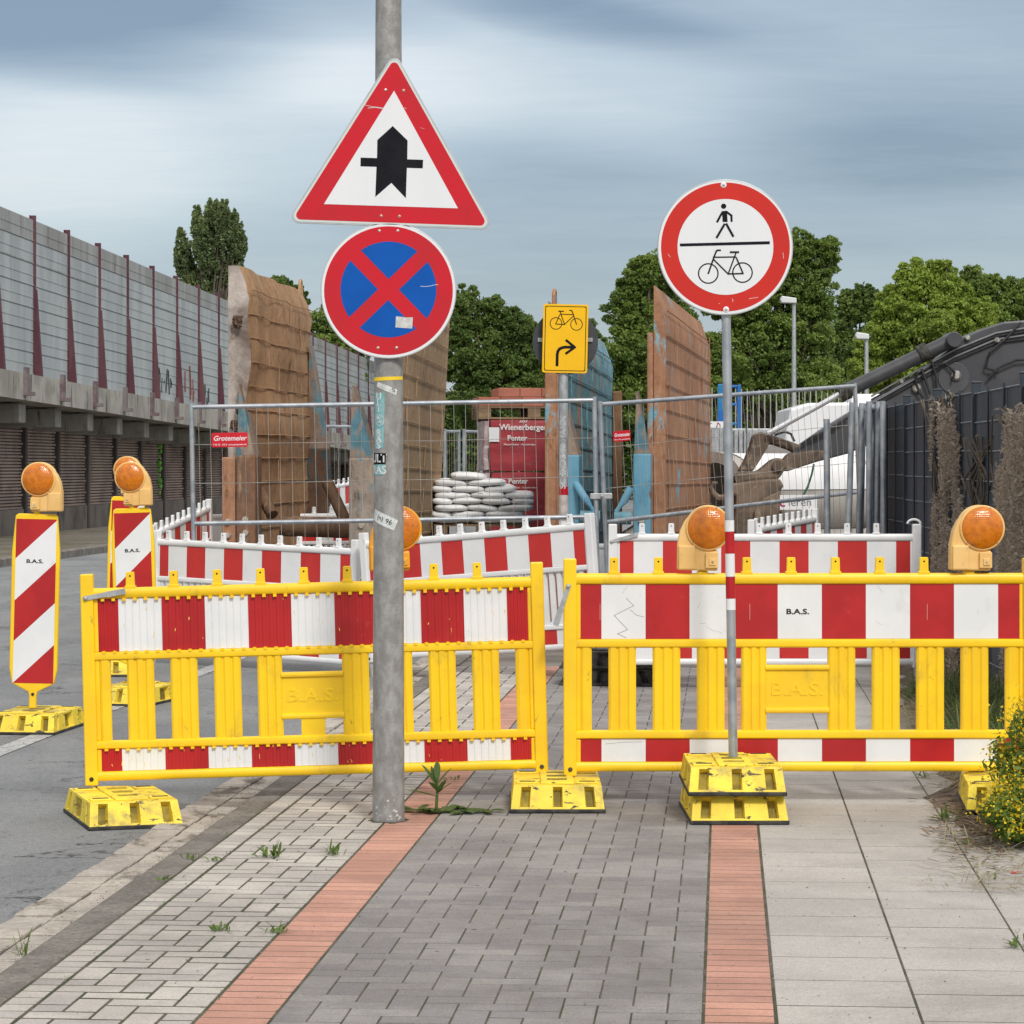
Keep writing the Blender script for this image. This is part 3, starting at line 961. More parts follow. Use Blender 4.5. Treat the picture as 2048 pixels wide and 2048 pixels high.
def sp(x, y):
    """enlarged view of the shaft (x, y) -> arc metres, height"""
    X = (700 + x * .2278 - 777) / F * DP; Z = EYE - (680 + y * .2278 - HY) / F * DP
    r = float(prad(Z))
    return (r * math.asin(max(-.995, min(.995, X / r))), Z)
patch([(-.085, sp(0, 365)[1]), (.085, sp(0, 350)[1]), (.085, sp(0, 320)[1]), (-.085, sp(0, 332)[1])], pm('yellow_tape', (.86, .60, .03), .5), 0, 'tape', 14)
s1 = [sp(238, 410), sp(408, 488), sp(420, 440), sp(250, 368)]
o = patch(s1, ST, .0001)
text_part('%', .026, BLK, pole, sp(388, 445)[0], .0002, sp(388, 445)[1], wrap=prad, depth=.0002)
b_ = sp(270, 420); text_part('________', .010, BLK, pole, sp(295, 415)[0], .0002, sp(295, 415)[1], wrap=prad, depth=.0002, rot=R(24))
patch([sp(226, 958), sp(300, 950), sp(312, 470), sp(228, 465)], STT, .0001)
for i, ch in enumerate('ULT'):
    x, z = sp(256, 497 + i * 55); text_part(ch, .041, ST, pole, x, .0003, z, wrap=prad, depth=.0003, bold=.0012, sx=1.1)
x, z = sp(262, 705)
text_part('%', .040, ST, pole, x, .0004, z, wrap=prad, depth=.0003, bold=.0008)
bb = MB(); bb.ring(0, 0, .0235, .0028, 0, 24); me = bpy.data.meshes.new('ring'); me.from_pydata(bb.v, [], bb.f); me.materials.append(ST); wrap_mesh(me, x, .0003, z, prad); link('sticker_ring', me, pole)
for i, ch in enumerate('RAS'):
    x, z = sp(256, 818 + i * 55); text_part(ch, .041, ST, pole, x, .0003, z, wrap=prad, depth=.0003, bold=.0012, sx=1.1)
patch([sp(212, 1092), sp(318, 1088), sp(322, 995), sp(214, 990)], BLK, .0001)
patch([sp(210, 1182), sp(312, 1185), sp(318, 1092), sp(212, 1096)], STT, .0001)
for s_, yy_ in (('ULT', 1042), ('RAS', 1142)):
    x, z = sp(252, yy_); text_part(s_, .050, ST, pole, x, .0004, z, wrap=prad, depth=.0003, bold=.0012, sx=.95)
patch([sp(212, 1575), sp(390, 1670), sp(425, 1580), sp(225, 1480)], ST, .0001)
x, z = sp(270, 1560); text_part('(n)', .028, BLK, pole, x, .0003, z, wrap=prad, depth=.0003, rot=R(18))
x, z = sp(345, 1595); text_part('96', .032, BLK, pole, x, .0003, z, wrap=prad, depth=.0003, rot=R(18))
rs = random.Random(9)
bb = []
for _ in range(26):
    a_ = rs.uniform(-.07, .07); z = rs.uniform(.01, .10)
    s_ = rs.uniform(.002, .009)
    patch([(a_ - s_, z - s_ * .6), (a_ + s_, z - s_ * .3), (a_ + s_ * .6, z + s_), (a_ - s_ * .7, z + s_ * .7)], PAINT, .0, 'paint_splash', 1)

# ================================================================ slim pole, round ban sign
D2 = 12.45
base = W(1467.5, 1521, D2)
top = W(1453, 620, D2)
slim = thing('sign_pole', 'slim zinc pole with round pedestrian and cycle ban sign standing in stacked footplates', 'sign post', (base.x, D2, .1))
d = (top - base); tilt = math.atan2(d.x, d.z)
slim.rotation_euler = (0, tilt, 0)
b = MB(); b.tube((0, 0, 0), (0, 0, 2.62), .0205, n=20); b.build('tube', TUBE, slim, smooth=True)
def zloc(y): return EYE - (y - HY) / F * D2 - .1
REDB = pm('red_band_foil', (.50, .012, .02), .4, c2=(.42, .01, .016), scale=12, spots=((.6, .5, .5), 50, .70, .76, (1, 1, .3)))
for y0, y1, mt, nm in ((1040, 1063, WHI, 'white_band'), (1063, 1107, REDB, 'red_band'), (1107, 1153, WHI, 'white_band'), (1153, 1197, REDB, 'red_band'), (1197, 1220, WHI, 'white_band')):
    b = MB(); b.tube((0, 0, zloc(y1) + .0006), (0, 0, zloc(y0) - .0006), .0214, n=24); b.build(nm, mt, slim, smooth=True)
f3 = Face(1050, 340, .295, 1358, 523, D2 - .04)
w_ = f3.world()
sg = thing('round_ban_sign', None, None); sg.parent = slim
hz = w_.z - .1
sg.location = ((w_.x - base.x) - math.tan(tilt) * hz, -.03, hz / math.cos(tilt)); sg.rotation_euler = (0, -tilt - R(1.2) * 0, 0)
m3 = f3.m
b = MB(); b.prism(circle(0, 0, 461 * m3, 80), -.004, .006); b.build('plate', RIM, sg, bevel=.002)
b = MB(); b.prism(circle(0, 0, 453 * m3, 80), -.0046, -.004); b.build('white_edge', WHIS, sg)
cx, cz = f3.p(1359.5, 521)
REDS2 = pm('red_sign_foil_bright', (.60, .022, .012), .35, c2=(.55, .02, .012), scale=3, spots=((.8, .65, .6), 24, .78, .80, (1, 1, 1)))
b = MB(); b.prism(circle(cx, cz, 437 * m3, 80), -.0052, -.0046); b.build('red_ring', REDS2, sg)
b = MB(); b.prism(circle(cx, cz, 325 * m3, 80), -.0058, -.0052); b.build('white_field', WHIS, sg)
y0 = -.0064
b = MB()
b.prism(circle(*f3.p(1347, 245), 18 * m3, 24), y0, -.0058)
b.prism(f3.P([(1336, 278), (1370, 275), (1374, 352), (1340, 352)]), y0, -.0058)
b.stroke(f3.P([(1340, 285), (1324, 312), (1304, 350)]), 15 * m3, y0 - .0002)
b.stroke(f3.P([(1368, 284), (1400, 308), (1401, 345)]), 14 * m3, y0 - .0006)
b.stroke(f3.P([(1352, 368), (1301, 456)]), 15 * m3, y0 - .001)
b.stroke(f3.P([(1366, 366), (1411, 447)]), 15 * m3, y0 - .0012)
b.build('walker_symbol', BLK, sg)
b = MB(); b.prism(f3.P([(1050, 498), (1660, 482), (1660, 503), (1051, 518)]), y0, -.0058); b.build('divider_bar', BLK, sg)
def bike(b, P, k, y0, wd):
    """bicycle pictogram; P maps a unit picture (front wheel at 0,0, rear wheel at 232,-6, handlebar left)"""
    b.ring(*P(0, 0), 66 * k, wd, y0, 32); b.ring(*P(232, -6), 66 * k, wd, y0, 32)
    L = [[(0, 0), (40, -115), (55, -152), (62, -157), (82, -157)], [(34, -110), (184, -112)], [(36, -95), (135, 3)], [(135, 3), (188, -140)],
         [(135, 3), (236, 0)], [(190, -108), (236, 0)], [(150, -145), (205, -145)]]
    for i, l in enumerate(L):
        b.stroke([P(*q) for q in l], wd * (1.25 if i in (0, 6) else 1), y0 - .0003 * (i + 1))
b = MB()
bike(b, lambda x, y: f3.p(1243 + x, 701 + y), m3, y0, 9 * m3)
b.build('bicycle_symbol', BLK, sg)
for q in ((1347, 100), (1364, 945)):
    x, z = f3.p(*q)
    b = MB(); b.lathe([(20 * m3, 0), (20 * m3, .001), (14 * m3, .003)], 20, Matrix.Translation((x, -.0052, z))); o = b.build('bolt_washer', WHIS, sg, smooth=True)
    b = MB(); b.lathe([(9 * m3, 0), (8 * m3, .004), (3 * m3, .005)], 14, Matrix.Translation((x, -.0078, z))); b.build('bolt', RIM, o, smooth=True)
b = MB()
for i, q in enumerate([[(1520, 872), (1545, 868), (1580, 862)], [(1315, 905), (1322, 903)], [(970, 570), (985, 590)], [(1405, 872), (1412, 885), (1404, 892)], [(1750, 560), (1753, 600)]]):
    b.stroke(f3.P(q), .0016, -.0056 - i * .0004)
b.build('scratch', MATS['white_scratch'], sg)

# ================================================================ yellow cycle diversion sign, far
D3 = 24.4
pb3 = W(1127, 1250, D3); pb3.z = 0
dv = thing('diversion_sign_post', 'zinc post with yellow bicycle arrow sign in front of a dark round sign back', 'sign post', pb3)
b = MB(); b.tube((0, 0, -.1), (0, 0, 2.95), .04, n=18); b.build('tube', GALV, dv, smooth=True)
def z3(y): return EYE - (y - HY) / F * D3
for y0_, y1_, mt, nm in ((973, 990, REDB, 'red_band'), (990, 1042, pm('dirty_white_band', (.55, .5, .48), .6, c2=(.42, .36, .33), scale=20), 'white_band'), (1042, 1052, WHI, 'white_band')):
    b = MB(); b.tube((0, 0, z3(y1_) + .001), (0, 0, z3(y0_) - .001), .0412, n=20); b.build(nm, mt, dv, smooth=True)
f4 = Face(1050, 340, .295, 273, 1143, D3 - .06)
w_ = f4.world(); t4 = thing('yellow_direction_sign', None, None, (w_.x - pb3.x, -.055, w_.z)); t4.parent = dv
m4 = f4.m
t4.rotation_euler = (0, R(1.3), 0)
hw, hh = 153 * m4, 233 * m4
sq = [(-hw, -hh), (hw, -hh), (hw, hh), (-hw, hh)]
b = MB(); b.prism(rounded(sq, .02, 5), -.004, .004); b.build('plate', SGY, t4, bevel=.001)
ins = 13 * m4
def fr(i): return rounded([(-hw + i, -hh + i), (hw - i, -hh + i), (hw - i, hh - i), (-hw + i, hh - i)], .014, 5)
o_, i_ = fr(ins), fr(ins + 5 * m4)
b = MB()
for k in range(len(o_)):
    k2 = (k + 1) % len(o_)
    b.prism([o_[k], o_[k2], i_[k2], i_[k]], -.0048, -.004)
b.build('black_border', BLK, t4)
b = MB()
kk = .60
bike(b, lambda x, y: ((-kk * x + 74) * m4, (-kk * (y) + 98) * m4), kk * m4, -.005, 5.2 * m4)
b.build('bicycle_symbol', BLK, t4)
b = MB()
apts = [(-52, -182), (-52, -110), (-48, -88), (-38, -72), (-22, -63), (0, -58), (58, -57)]
b.stroke([(x * m4, z * m4) for x, z in apts], 19 * m4, -.005)
b.stroke([(x * m4, z * m4) for x, z in [(8, -12), (66, -57)]], 16 * m4, -.006)
b.stroke([(x * m4, z * m4) for x, z in [(66, -57), (8, -100)]], 16 * m4, -.0064)
b.build('arrow_symbol', BLK, t4)
w5 = W(1050 + 273 * .295, 340 + 1165 * .295, D3 + .05)
t5 = thing('round_sign_back', None, None, (w5.x - pb3.x, .06, w5.z)); t5.parent = dv
DK = pm('dark_grey_sign_back', (.045, .05, .058), .6, c2=(.06, .065, .075), scale=8)
b = MB(); b.prism(circle(0, 0, 223 * .295 * D3 / F, 64), -.004, .004); b.build('plate', DK, t5, bevel=.002)
b = MB(); b.box(-.24, .24, -.02, -.004, .0, .035); b.build('clamp_rail', GALV, t5)
me = text_mesh('SCHNDB 98 HANN', .075, depth=.0006, bold=.001, rot=R(-90), sx=1.0)
me.materials.clear(); me.materials.append(ST)
wrap_mesh(me, -.006, 0, z3(905), .04); link('sticker', me, dv)
me = text_mesh('(A)', .09, depth=.0006, rot=0); me.materials.clear(); me.materials.append(ST); wrap_mesh(me, -.008, 0, z3(944), .04); link('sticker', me, dv)

# ================================================================ warning lamps
LG = 'amber warning lamps on barriers and beacons'
def lamp_parts(root, body, flip=1):
    """origin at the middle of the peg the lamp is clamped on"""
    f = flip
    b = MB()
    pts = [(-.157, .008), (.030, .004), (.032, .098), (-.02, .104), (-.02, .300), (-.055, .292), (-.092, .268), (-.122, .232), (-.143, .188), (-.155, .130)]
    b.prism([(x * f, z) for x, z in pts], -.034, .034)
    b.build('housing', body, root, bevel=.008, seg=3, smooth=True)
    b = MB(); b.box(*sorted((-.150 * f, -.074 * f)), -.046, .046, .010, .122); b.build('battery_box', body, root, bevel=.006, seg=2)
    b = MB()
    b.box(*sorted((-.026 * f, .032 * f)), -.050, .04, .018, .090)
    b.box(*sorted((-.010 * f, .022 * f)), -.056, -.05, .030, .062)
    b.build('clamp', body, root, bevel=.004)
    b = MB(); b.lathe([(.006, 0), (.005, .003)], 10, Matrix.Translation((.006 * f, -.056, .046))); b.build('bolt', BOLT, root)
    for s_ in (0, 1):
        M = Matrix.Translation((-.012 * f, 0, .202)) @ Matrix.Rotation(math.pi * s_, 4, 'Z')
        b = MB(); b.lathe([(.1, .0), (.105, .006), (.105, .040), (.101, .044), (.096, .044), (.096, .02)], 48, M)
        o = b.build('lens_ring', body, root, smooth=True)
        b = MB(); b.lathe([(.0955, .03), (.0955, .046), (.088, .054), (.070, .062), (.045, .068), (.02, .071), (.001, .0715)], 48, M)
        b.build('lens', LENS, root, smooth=True)
        if s_ == 0:
            for a_ in (3.9, 5.5, 1.2):
                b = MB(); b.lathe([(.004, 0), (.003, .003)], 8, M @ Matrix.Translation((.1 * math.cos(a_), -.044, .1 * math.sin(a_))))
                b.build('screw', BOLT, o)
def lamp(label, loc, body=LBODY, flip=1, rz=0.0, ry=0.0):
    t = thing('warning_lamp', label, 'warning lamp', loc, (0, ry, rz), LG)
    lamp_parts(t, body, flip)
    return t
p = W(1200 + 1745 * .439, 950 + 440 * .439, 12.84)
lamp('amber warning lamp on the right yellow barrier in front of the dark fence', p, rz=R(3))
p = W(1200 + 505 * .439, 950 + 440 * .439, 12.84)
lamp('amber warning lamp on the right yellow barrier partly behind the slim sign pole', p, rz=R(-2))
p = W(806, 1147, 13.0)
lamp('deep orange warning lamp mostly hidden behind the thick grey lamp pole', (p.x, p.y, p.z + .01), LBODY2, rz=R(4), ry=R(-2))

# ================================================================ striped beacons
BG = 'striped beacons on the road'
def beacon_parts(root):
    """origin on the footplate top under the plate; plate bottom taper rises from it"""
    z0 = .185
    b = MB()
    W2, H1 = .145, 1.075
    out = [(-.022, 0), (.022, 0), (.022, .075), (.028, .10), (.128, .150), (.145, .24), (.145, .95), (.127, 1.17), (.110, 1.182), (-.110, 1.182), (-.127, 1.17), (-.145, .95), (-.145, .24), (-.128, .150), (-.028, .10), (-.022, .075)]
    b.prism(out, -.018, .018)
    b.build('plastic_body', YEL, root, bevel=.006, seg=2, smooth=True)
    fz0, fz1 = .152, 1.150
    Hh = fz1 - fz0
    v = lambda t: fz1 - Hh * t
    xl, xr = -.122, .122
    polys = [([(xl, v(0)), (xl, v(.242)), (xr, v(.008)), (xr, v(0))], 0),
             ([(xl, v(.242)), (xl, v(.497)), (xr, v(.262)), (xr, v(.008))], 1),
             ([(xl, v(.497)), (xl, v(.745)), (xr, v(.510)), (xr, v(.262))], 0),
             ([(xl, v(.745)), (xl, v(1)), (xr, v(.765)), (xr, v(.510))], 1),
             ([(xl, v(1)), (xr, v(1)), (xr, v(.765))], 0)]
    b = MB()
    for pts, mi in polys:
        b.prism(pts, -.0195, -.0183, mi)
    b.build('striped_foil', [RED, WHI], root)
    text_part('B.A.S.', .032, BLK, root, -.005, -.0200, v(.258), sx=1.4, depth=.0003, bold=.0009)
    b = MB(); b.lathe([(.010, 0), (.009, .005), (.004, .007)], 12, Matrix.Translation((0, -.018, .085))); b.build('bolt', RUB, root, smooth=True)
    b = MB(); b.tube((0, 0, 1.17), (0, 0, 1.215), .02, n=14); b.build('lamp_peg', YEL, root, smooth=True)
bpos = []
pz = W(56, 1428, 17.05)
DB = 16.75
k0 = W(54, 1425, DB)
bea = place(beacon_parts, 'striped_beacon', 'leftmost red and white striped beacon, whole plate visible, amber lamp on top', 'beacon', k0, (0, R(1.3), R(2)), BG)
bea.location = (k0.x, DB + .2, k0.z + .01)
lx, lz = 1.19 * math.sin(R(1.3)), 1.19
lamp('amber warning lamp on the leftmost striped beacon', (bea.location.x + lx, DB + .2, bea.location.z + lz), flip=-1, rz=R(-4), ry=R(1))
D_ = 18.95
k1 = W(268, 1355, D_); 
zt = W(262, 1016, D_).z
b2 = copy_tree(bea, 'front striped beacon of the close pair behind the left yellow barrier', (W(275, 1300, D_).x, D_, zt - 1.182), (0, R(-1.8), R(2)))
lamp('amber warning lamp on the front beacon of the close pair', (W(262, 1016, D_).x - .01, D_, zt + .008), flip=-1, rz=R(-2), ry=R(-1))
D_ = 21.8
zt = W(235, 993, D_).z
b3 = copy_tree(bea, 'farther striped beacon of the close pair, mostly hidden behind the front one', (W(248, 1300, D_).x, D_, zt - 1.182), (0, R(1.5), R(6)))
lamp('amber warning lamp peeping out behind another lamp on the farther beacon of the pair', (W(247, 1000, D_).x + .02, D_, zt + .008), flip=-1, rz=R(-3), ry=R(0))
# ================================================================ noise barrier on the raised road, left
PAN = pm('aluminium_wall_panel', (.33, .37, .385), .75, .0, c2=(.41, .45, .46), scale=.9, stretch=(1, 1, .25), bump=.1, bscale=8,
         dirt_shade=((.24, .235, .22), 2.2, .54, .78, (1.6, 1.6, .12)), spots=((.20, .185, .16), 1.2, .62, .80, (1, 1, .5)))
PANT = pm('stained_wall_panel', (.27, .28, .275), .8, .0, c2=(.34, .36, .36), scale=1.0, stretch=(1, 1, .2),
          dirt_shade=((.15, .13, .10), 2.6, .50, .75, (1.4, 1.4, .14)))
MARO = pm('maroon_steel', (.085, .026, .038), .55, c2=(.12, .05, .058), scale=1.6, stretch=(1, 1, .3), dirt_shade=((.16, .13, .13), 3, .58, .8, (1, 1, .2)))
CONC = pm('weathered_concrete', (.38, .37, .33), .9, c2=(.27, .26, .23), scale=1.1, bump=.5, bscale=14,
          dirt_shade=((.06, .055, .045), 2.4, .54, .70, (2.2, 2.2, .35)), spots=((.34, .34, .31), 3, .6, .75, (1, 1, 1)))
CDRK = pm('shadow_dark_concrete', (.10, .09, .08), .95, c2=(.06, .055, .05), scale=1.0, bump=.4, bscale=10, dirt_shade=((.16, .145, .125), 2, .58, .75, (1, 1, .3)))  # dark tone paints the shadow beneath the edge beam into the concrete
CPLI = pm('plinth_concrete', (.26, .23, .205), .95, c2=(.19, .165, .145), scale=.7, bump=.5, bscale=12, dirt_shade=((.075, .065, .055), 1.6, .52, .72, (1, 1, .4)))
SLAT = pm('brown_slatted_panel', (.48, .37, .32), .85, c2=(.32, .25, .22), scale=.8, bump=.3, bscale=14,
          dirt_shade=((.55, .49, .45), 2.6, .56, .72, (1, 1, 3.0)), spots=((.26, .10, .08), .5, .60, .75, (1, 1, 1)))
UW = 15.4
SP = .0000379 * UW * F
IDX0 = (1 / 1400.0)
def wz(s): return -.0146 * (s - 60)
wall = thing('noise_barrier', 'long grey metal noise wall with maroon posts above the raised road', 'noise barrier', SU(60, UW, 0), (0, 0, -TH))
# local frame: +Y along the wall, +X towards the camera side
deck = thing('raised_road', 'raised road with concrete edge beam above brown slatted panels', 'retaining wall', SU(60, UW, 0), (0, 0, -TH))
def l2(i): return (IDX0 + .0000379 * i) * UW * F - 60
NB = 38
H0, H1 = 3.60, 7.08
def panel_mesh():
    n = 7
    top = MB()
    hh = (H1 - H0) / n
    for k in range(n):
        z0 = k * hh
        x = .0
        top.box(x - .06, x + .00, .06, SP - .06, z0 + .012, z0 + hh - .012, 1 if k >= 6 else 0)
        top.box(x, x + .008, .06, SP - .06, z0 + hh * .47, z0 + hh * .53, 1 if k >= 6 else 0)
        top.box(x, x + .012, .06, SP - .06, z0 + .014, z0 + .045, 1 if k >= 5 else 0)
    top.box(-.055, -.01, .06, SP - .06, 0, hh * n)
    return top
pmb = panel_mesh()
first = None
post0 = None
for i in range(-3, NB):
    y = l2(i)
    z = wz(60 + y)
    if first is None:
        first = pmb.build('wall_panel', [PAN, PANT], wall)
        b = MB()
        b.box(-.08, .05, -.04, .04, -.14, H1 - H0 + .10)
        b.box(-.08, -.06, -.10, .10, -.14, H1 - H0 + .1)
        post0 = b.build('wall_post', MARO, wall, bevel=.006)
        b = MB()
        vs = [(.05, -.045, 1.92), (.05, .045, 1.92), (.075, -.045, 1.92), (.075, .045, 1.92), (.05, -.065, -.10), (.05, .065, -.10), (.21, -.065, -.10), (.21, .065, -.10)]
        b.add(vs, [(0, 1, 3, 2), (2, 3, 7, 6), (4, 6, 7, 5), (0, 2, 6, 4), (1, 5, 7, 3)])
        sti0 = b.build('post_stiffener', MARO, wall)
        p_, q_, r_ = first, post0, sti0
    else:
        p_, q_, r_ = first.copy(), post0.copy(), sti0.copy()
        for o in (p_, q_, r_):
            col.objects.link(o); o.parent = wall
    p_.location = (0, y, H0 + z); q_.location = (0, y, H0 + z); r_.location = (0, y, H0 + z)
    p_.rotation_euler = (math.atan(-.0146), 0, 0)
# a few scrawled marks on the panels (low on the wall)
GRA = pm('dark_spray_paint', (.05, .06, .055), .7)
GRB = pm('red_spray_paint', (.22, .06, .05), .7)
GRG = pm('green_spray_paint', (.22, .62, .10), .7)
def scrawl(b, x, y, z, h, n, rs):
    for k in range(n):
        pts = [(x, y + k * h * .45 + rs.uniform(0, .3) * h, z + rs.uniform(0, 1) * h) for _ in range(4)]
        c_ = MB(); c_.path(pts, .012 + .01 * rs.random(), 4); c_.build('graffiti_stroke', b, wall)
rs = random.Random(11)
scrawl(GRA, .03, l2(4) + .35, H0 + wz(70) + .10, .7, 7, rs)
scrawl(GRB, .03, l2(5) + .5, H0 + wz(75) - .05, 1.3, 4, rs)
scrawl(GRA, .03, l2(6) + .5, H0 + wz(77) - .05, .7, 4, rs)
# edge beam, brackets, beam ends, lower panels
ya, yb = l2(-3), l2(NB)
seg = MB()
def seg_pts(y0, y1, x0, x1, z0, z1):
    return [(x, y, z + wz(60 + y)) for z in (z0, z1) for y in (y0, y1) for x in (x0, x1)]
fs6 = [(0, 2, 3, 1), (4, 5, 7, 6), (0, 1, 5, 4), (2, 6, 7, 3), (0, 4, 6, 2), (1, 3, 7, 5)]
for i in range(-3, NB):
    b = MB(); y0, y1 = l2(i) + .01, l2(i + 1) - .01
    b.add(seg_pts(y0, y1, -.5, .62, 2.93, 3.50), fs6)
    b.build('edge_beam', CONC, deck)
    b = MB(); y = l2(i)
    b.add(seg_pts(y - .10, y + .14, .62, .70, 3.02, 3.62), fs6)
    b.add(seg_pts(y - .10, y + .14, .70, .82, 3.02, 3.10), fs6)
    b.build('post_bracket', pm('bracket_steel', (.14, .09, .10), .7, c2=(.2, .17, .17), scale=4), deck)
    b = MB(); y += SP * .4
    b.add(seg_pts(y - .28, y + .28, -1.6, .25, 2.48, 2.90), fs6)
    b.build('beam_end', CONC, deck, bevel=.03)
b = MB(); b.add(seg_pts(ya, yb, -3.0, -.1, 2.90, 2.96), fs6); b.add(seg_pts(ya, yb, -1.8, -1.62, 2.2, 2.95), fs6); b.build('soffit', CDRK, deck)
b = MB(); b.box(-1.30, -1.02, ya, yb, -.3, .55); b.build('plinth', CPLI, deck)
panel = None
for i in range(-3, NB):
    y = l2(i)
    if panel is None:
        b = MB()
        n = 26
        for k in range(n):
            z0 = .56 + k * (1.95 / n)
            b.box(-1.18, -1.08 + .03 * (k % 4 == 0), .12, SP - .12, z0, z0 + .045)
        for k in range(22):
            yy_ = .16 + k * (SP - .3) / 22
            b.box(-1.22, -1.12, yy_, yy_ + .03, .56, 2.5)
        b.box(-1.28, -1.22, .1, SP - .1, .55, 2.5)
        panel = b.build('slatted_panel', SLAT, deck)
        b = MB(); b.box(-1.25, -.98, -.10, .10, -.1, 2.56); colm = b.build('steel_column', pm('dark_brown_steel', (.09, .075, .07), .7, c2=(.15, .13, .12), scale=2, stretch=(1, 1, .2)), deck, bevel=.01)
        p_, q_ = panel, colm
    else:
        p_, q_ = panel.copy(), colm.copy()
        for o in (p_, q_):
            col.objects.link(o); o.parent = deck
    p_.location = (0, y, 0); q_.location = (0, y, 0)
b = MB()
for k in range(11):
    b.path([(-1.03, l2(6) - .62 + .10 * math.sin(k), .75 + .17 * k), (-1.02, l2(6) - .55 + .12 * math.sin(k * 2), .83 + .17 * k)], .035 + .02 * (k % 3), 5)
b.build('graffiti', GRG, deck)
b = MB(); b.box(-14, -1.7, ya, yb, -.2, 2.9); b.build('embankment', CDRK, deck)

# ================================================================ trees
def leaf_mat(name, c1, c2, c3):
    mt = bpy.data.materials.new(name); mt.use_nodes = True
    t = mt.node_tree; t.nodes.clear(); q = NT(t)
    gi = q.n('ShaderNodeNewGeometry').outputs['Random Per Island']
    co = q.n('ShaderNodeTexCoord').outputs['Object']
    nz = q.noise(co, .55, 3, .5)
    cc = q.mix(q.step(nz, .42, .58), (*c1, 1), (*c2, 1))
    cc = q.mix(q.m('MULTIPLY', gi, .55), cc, (*c3, 1))
    d = q.n('ShaderNodeBsdfPrincipled', {'Base Color': cc, 'Roughness': .55, 'Specular IOR Level': .35})
    tr = q.n('ShaderNodeBsdfTranslucent', {'Color': cc})
    mx = q.n('ShaderNodeMixShader', {0: .38, 1: d.outputs[0], 2: tr.outputs[0]})
    q.n('ShaderNodeOutputMaterial', {0: mx.outputs[0]})
    return mt
LF_DARK = leaf_mat('dark_foliage', (.060, .115, .028), (.12, .19, .042), (.24, .32, .08))
LF_MID = leaf_mat('mid_foliage', (.085, .16, .032), (.17, .26, .050), (.32, .40, .10))
LF_LITE = leaf_mat('bright_foliage', (.17, .26, .036), (.27, .38, .055), (.42, .50, .11))
LF_POP = leaf_mat('poplar_foliage', (.11, .16, .07), (.17, .23, .09), (.27, .33, .14))
BARK = pm('tree_bark', (.07, .055, .04), .95, c2=(.12, .10, .075), scale=3, stretch=(1, 1, .3), bump=.8, bscale=20)

def leaf_cloud(name, P, size, mat, parent, rng, up=.35, aspect=1.5):
    """one folded leaf (two quads) at each point"""
    n = len(P)
    nrm = rng.normal(size=(n, 3)); nrm[:, 2] += up
    nrm /= np.linalg.norm(nrm, axis=1)[:, None]
    a = np.cross(nrm, rng.normal(size=(n, 3))); a /= np.linalg.norm(a, axis=1)[:, None]
    bb = np.cross(nrm, a)
    s = size * rng.uniform(.6, 1.3, size=(n, 1))
    V = np.empty((n, 4, 3))
    V[:, 0] = P - a * s * aspect * .5
    V[:, 1] = P + bb * s * .42 + nrm * s * .10
    V[:, 2] = P + a * s * aspect * .5
    V[:, 3] = P - bb * s * .42 + nrm * s * .10
    me = bpy.data.meshes.new(name)
    me.vertices.add(n * 4); me.vertices.foreach_set('co', V.reshape(-1).astype('f'))
    me.loops.add(n * 4); me.loops.foreach_set('vertex_index', np.arange(n * 4, dtype='i'))
    me.polygons.add(n)
    me.polygons.foreach_set('loop_start', np.arange(0, n * 4, 4, dtype='i'))
    me.update(calc_edges=True)
    me.materials.append(mat)
    return link(name, me, parent)

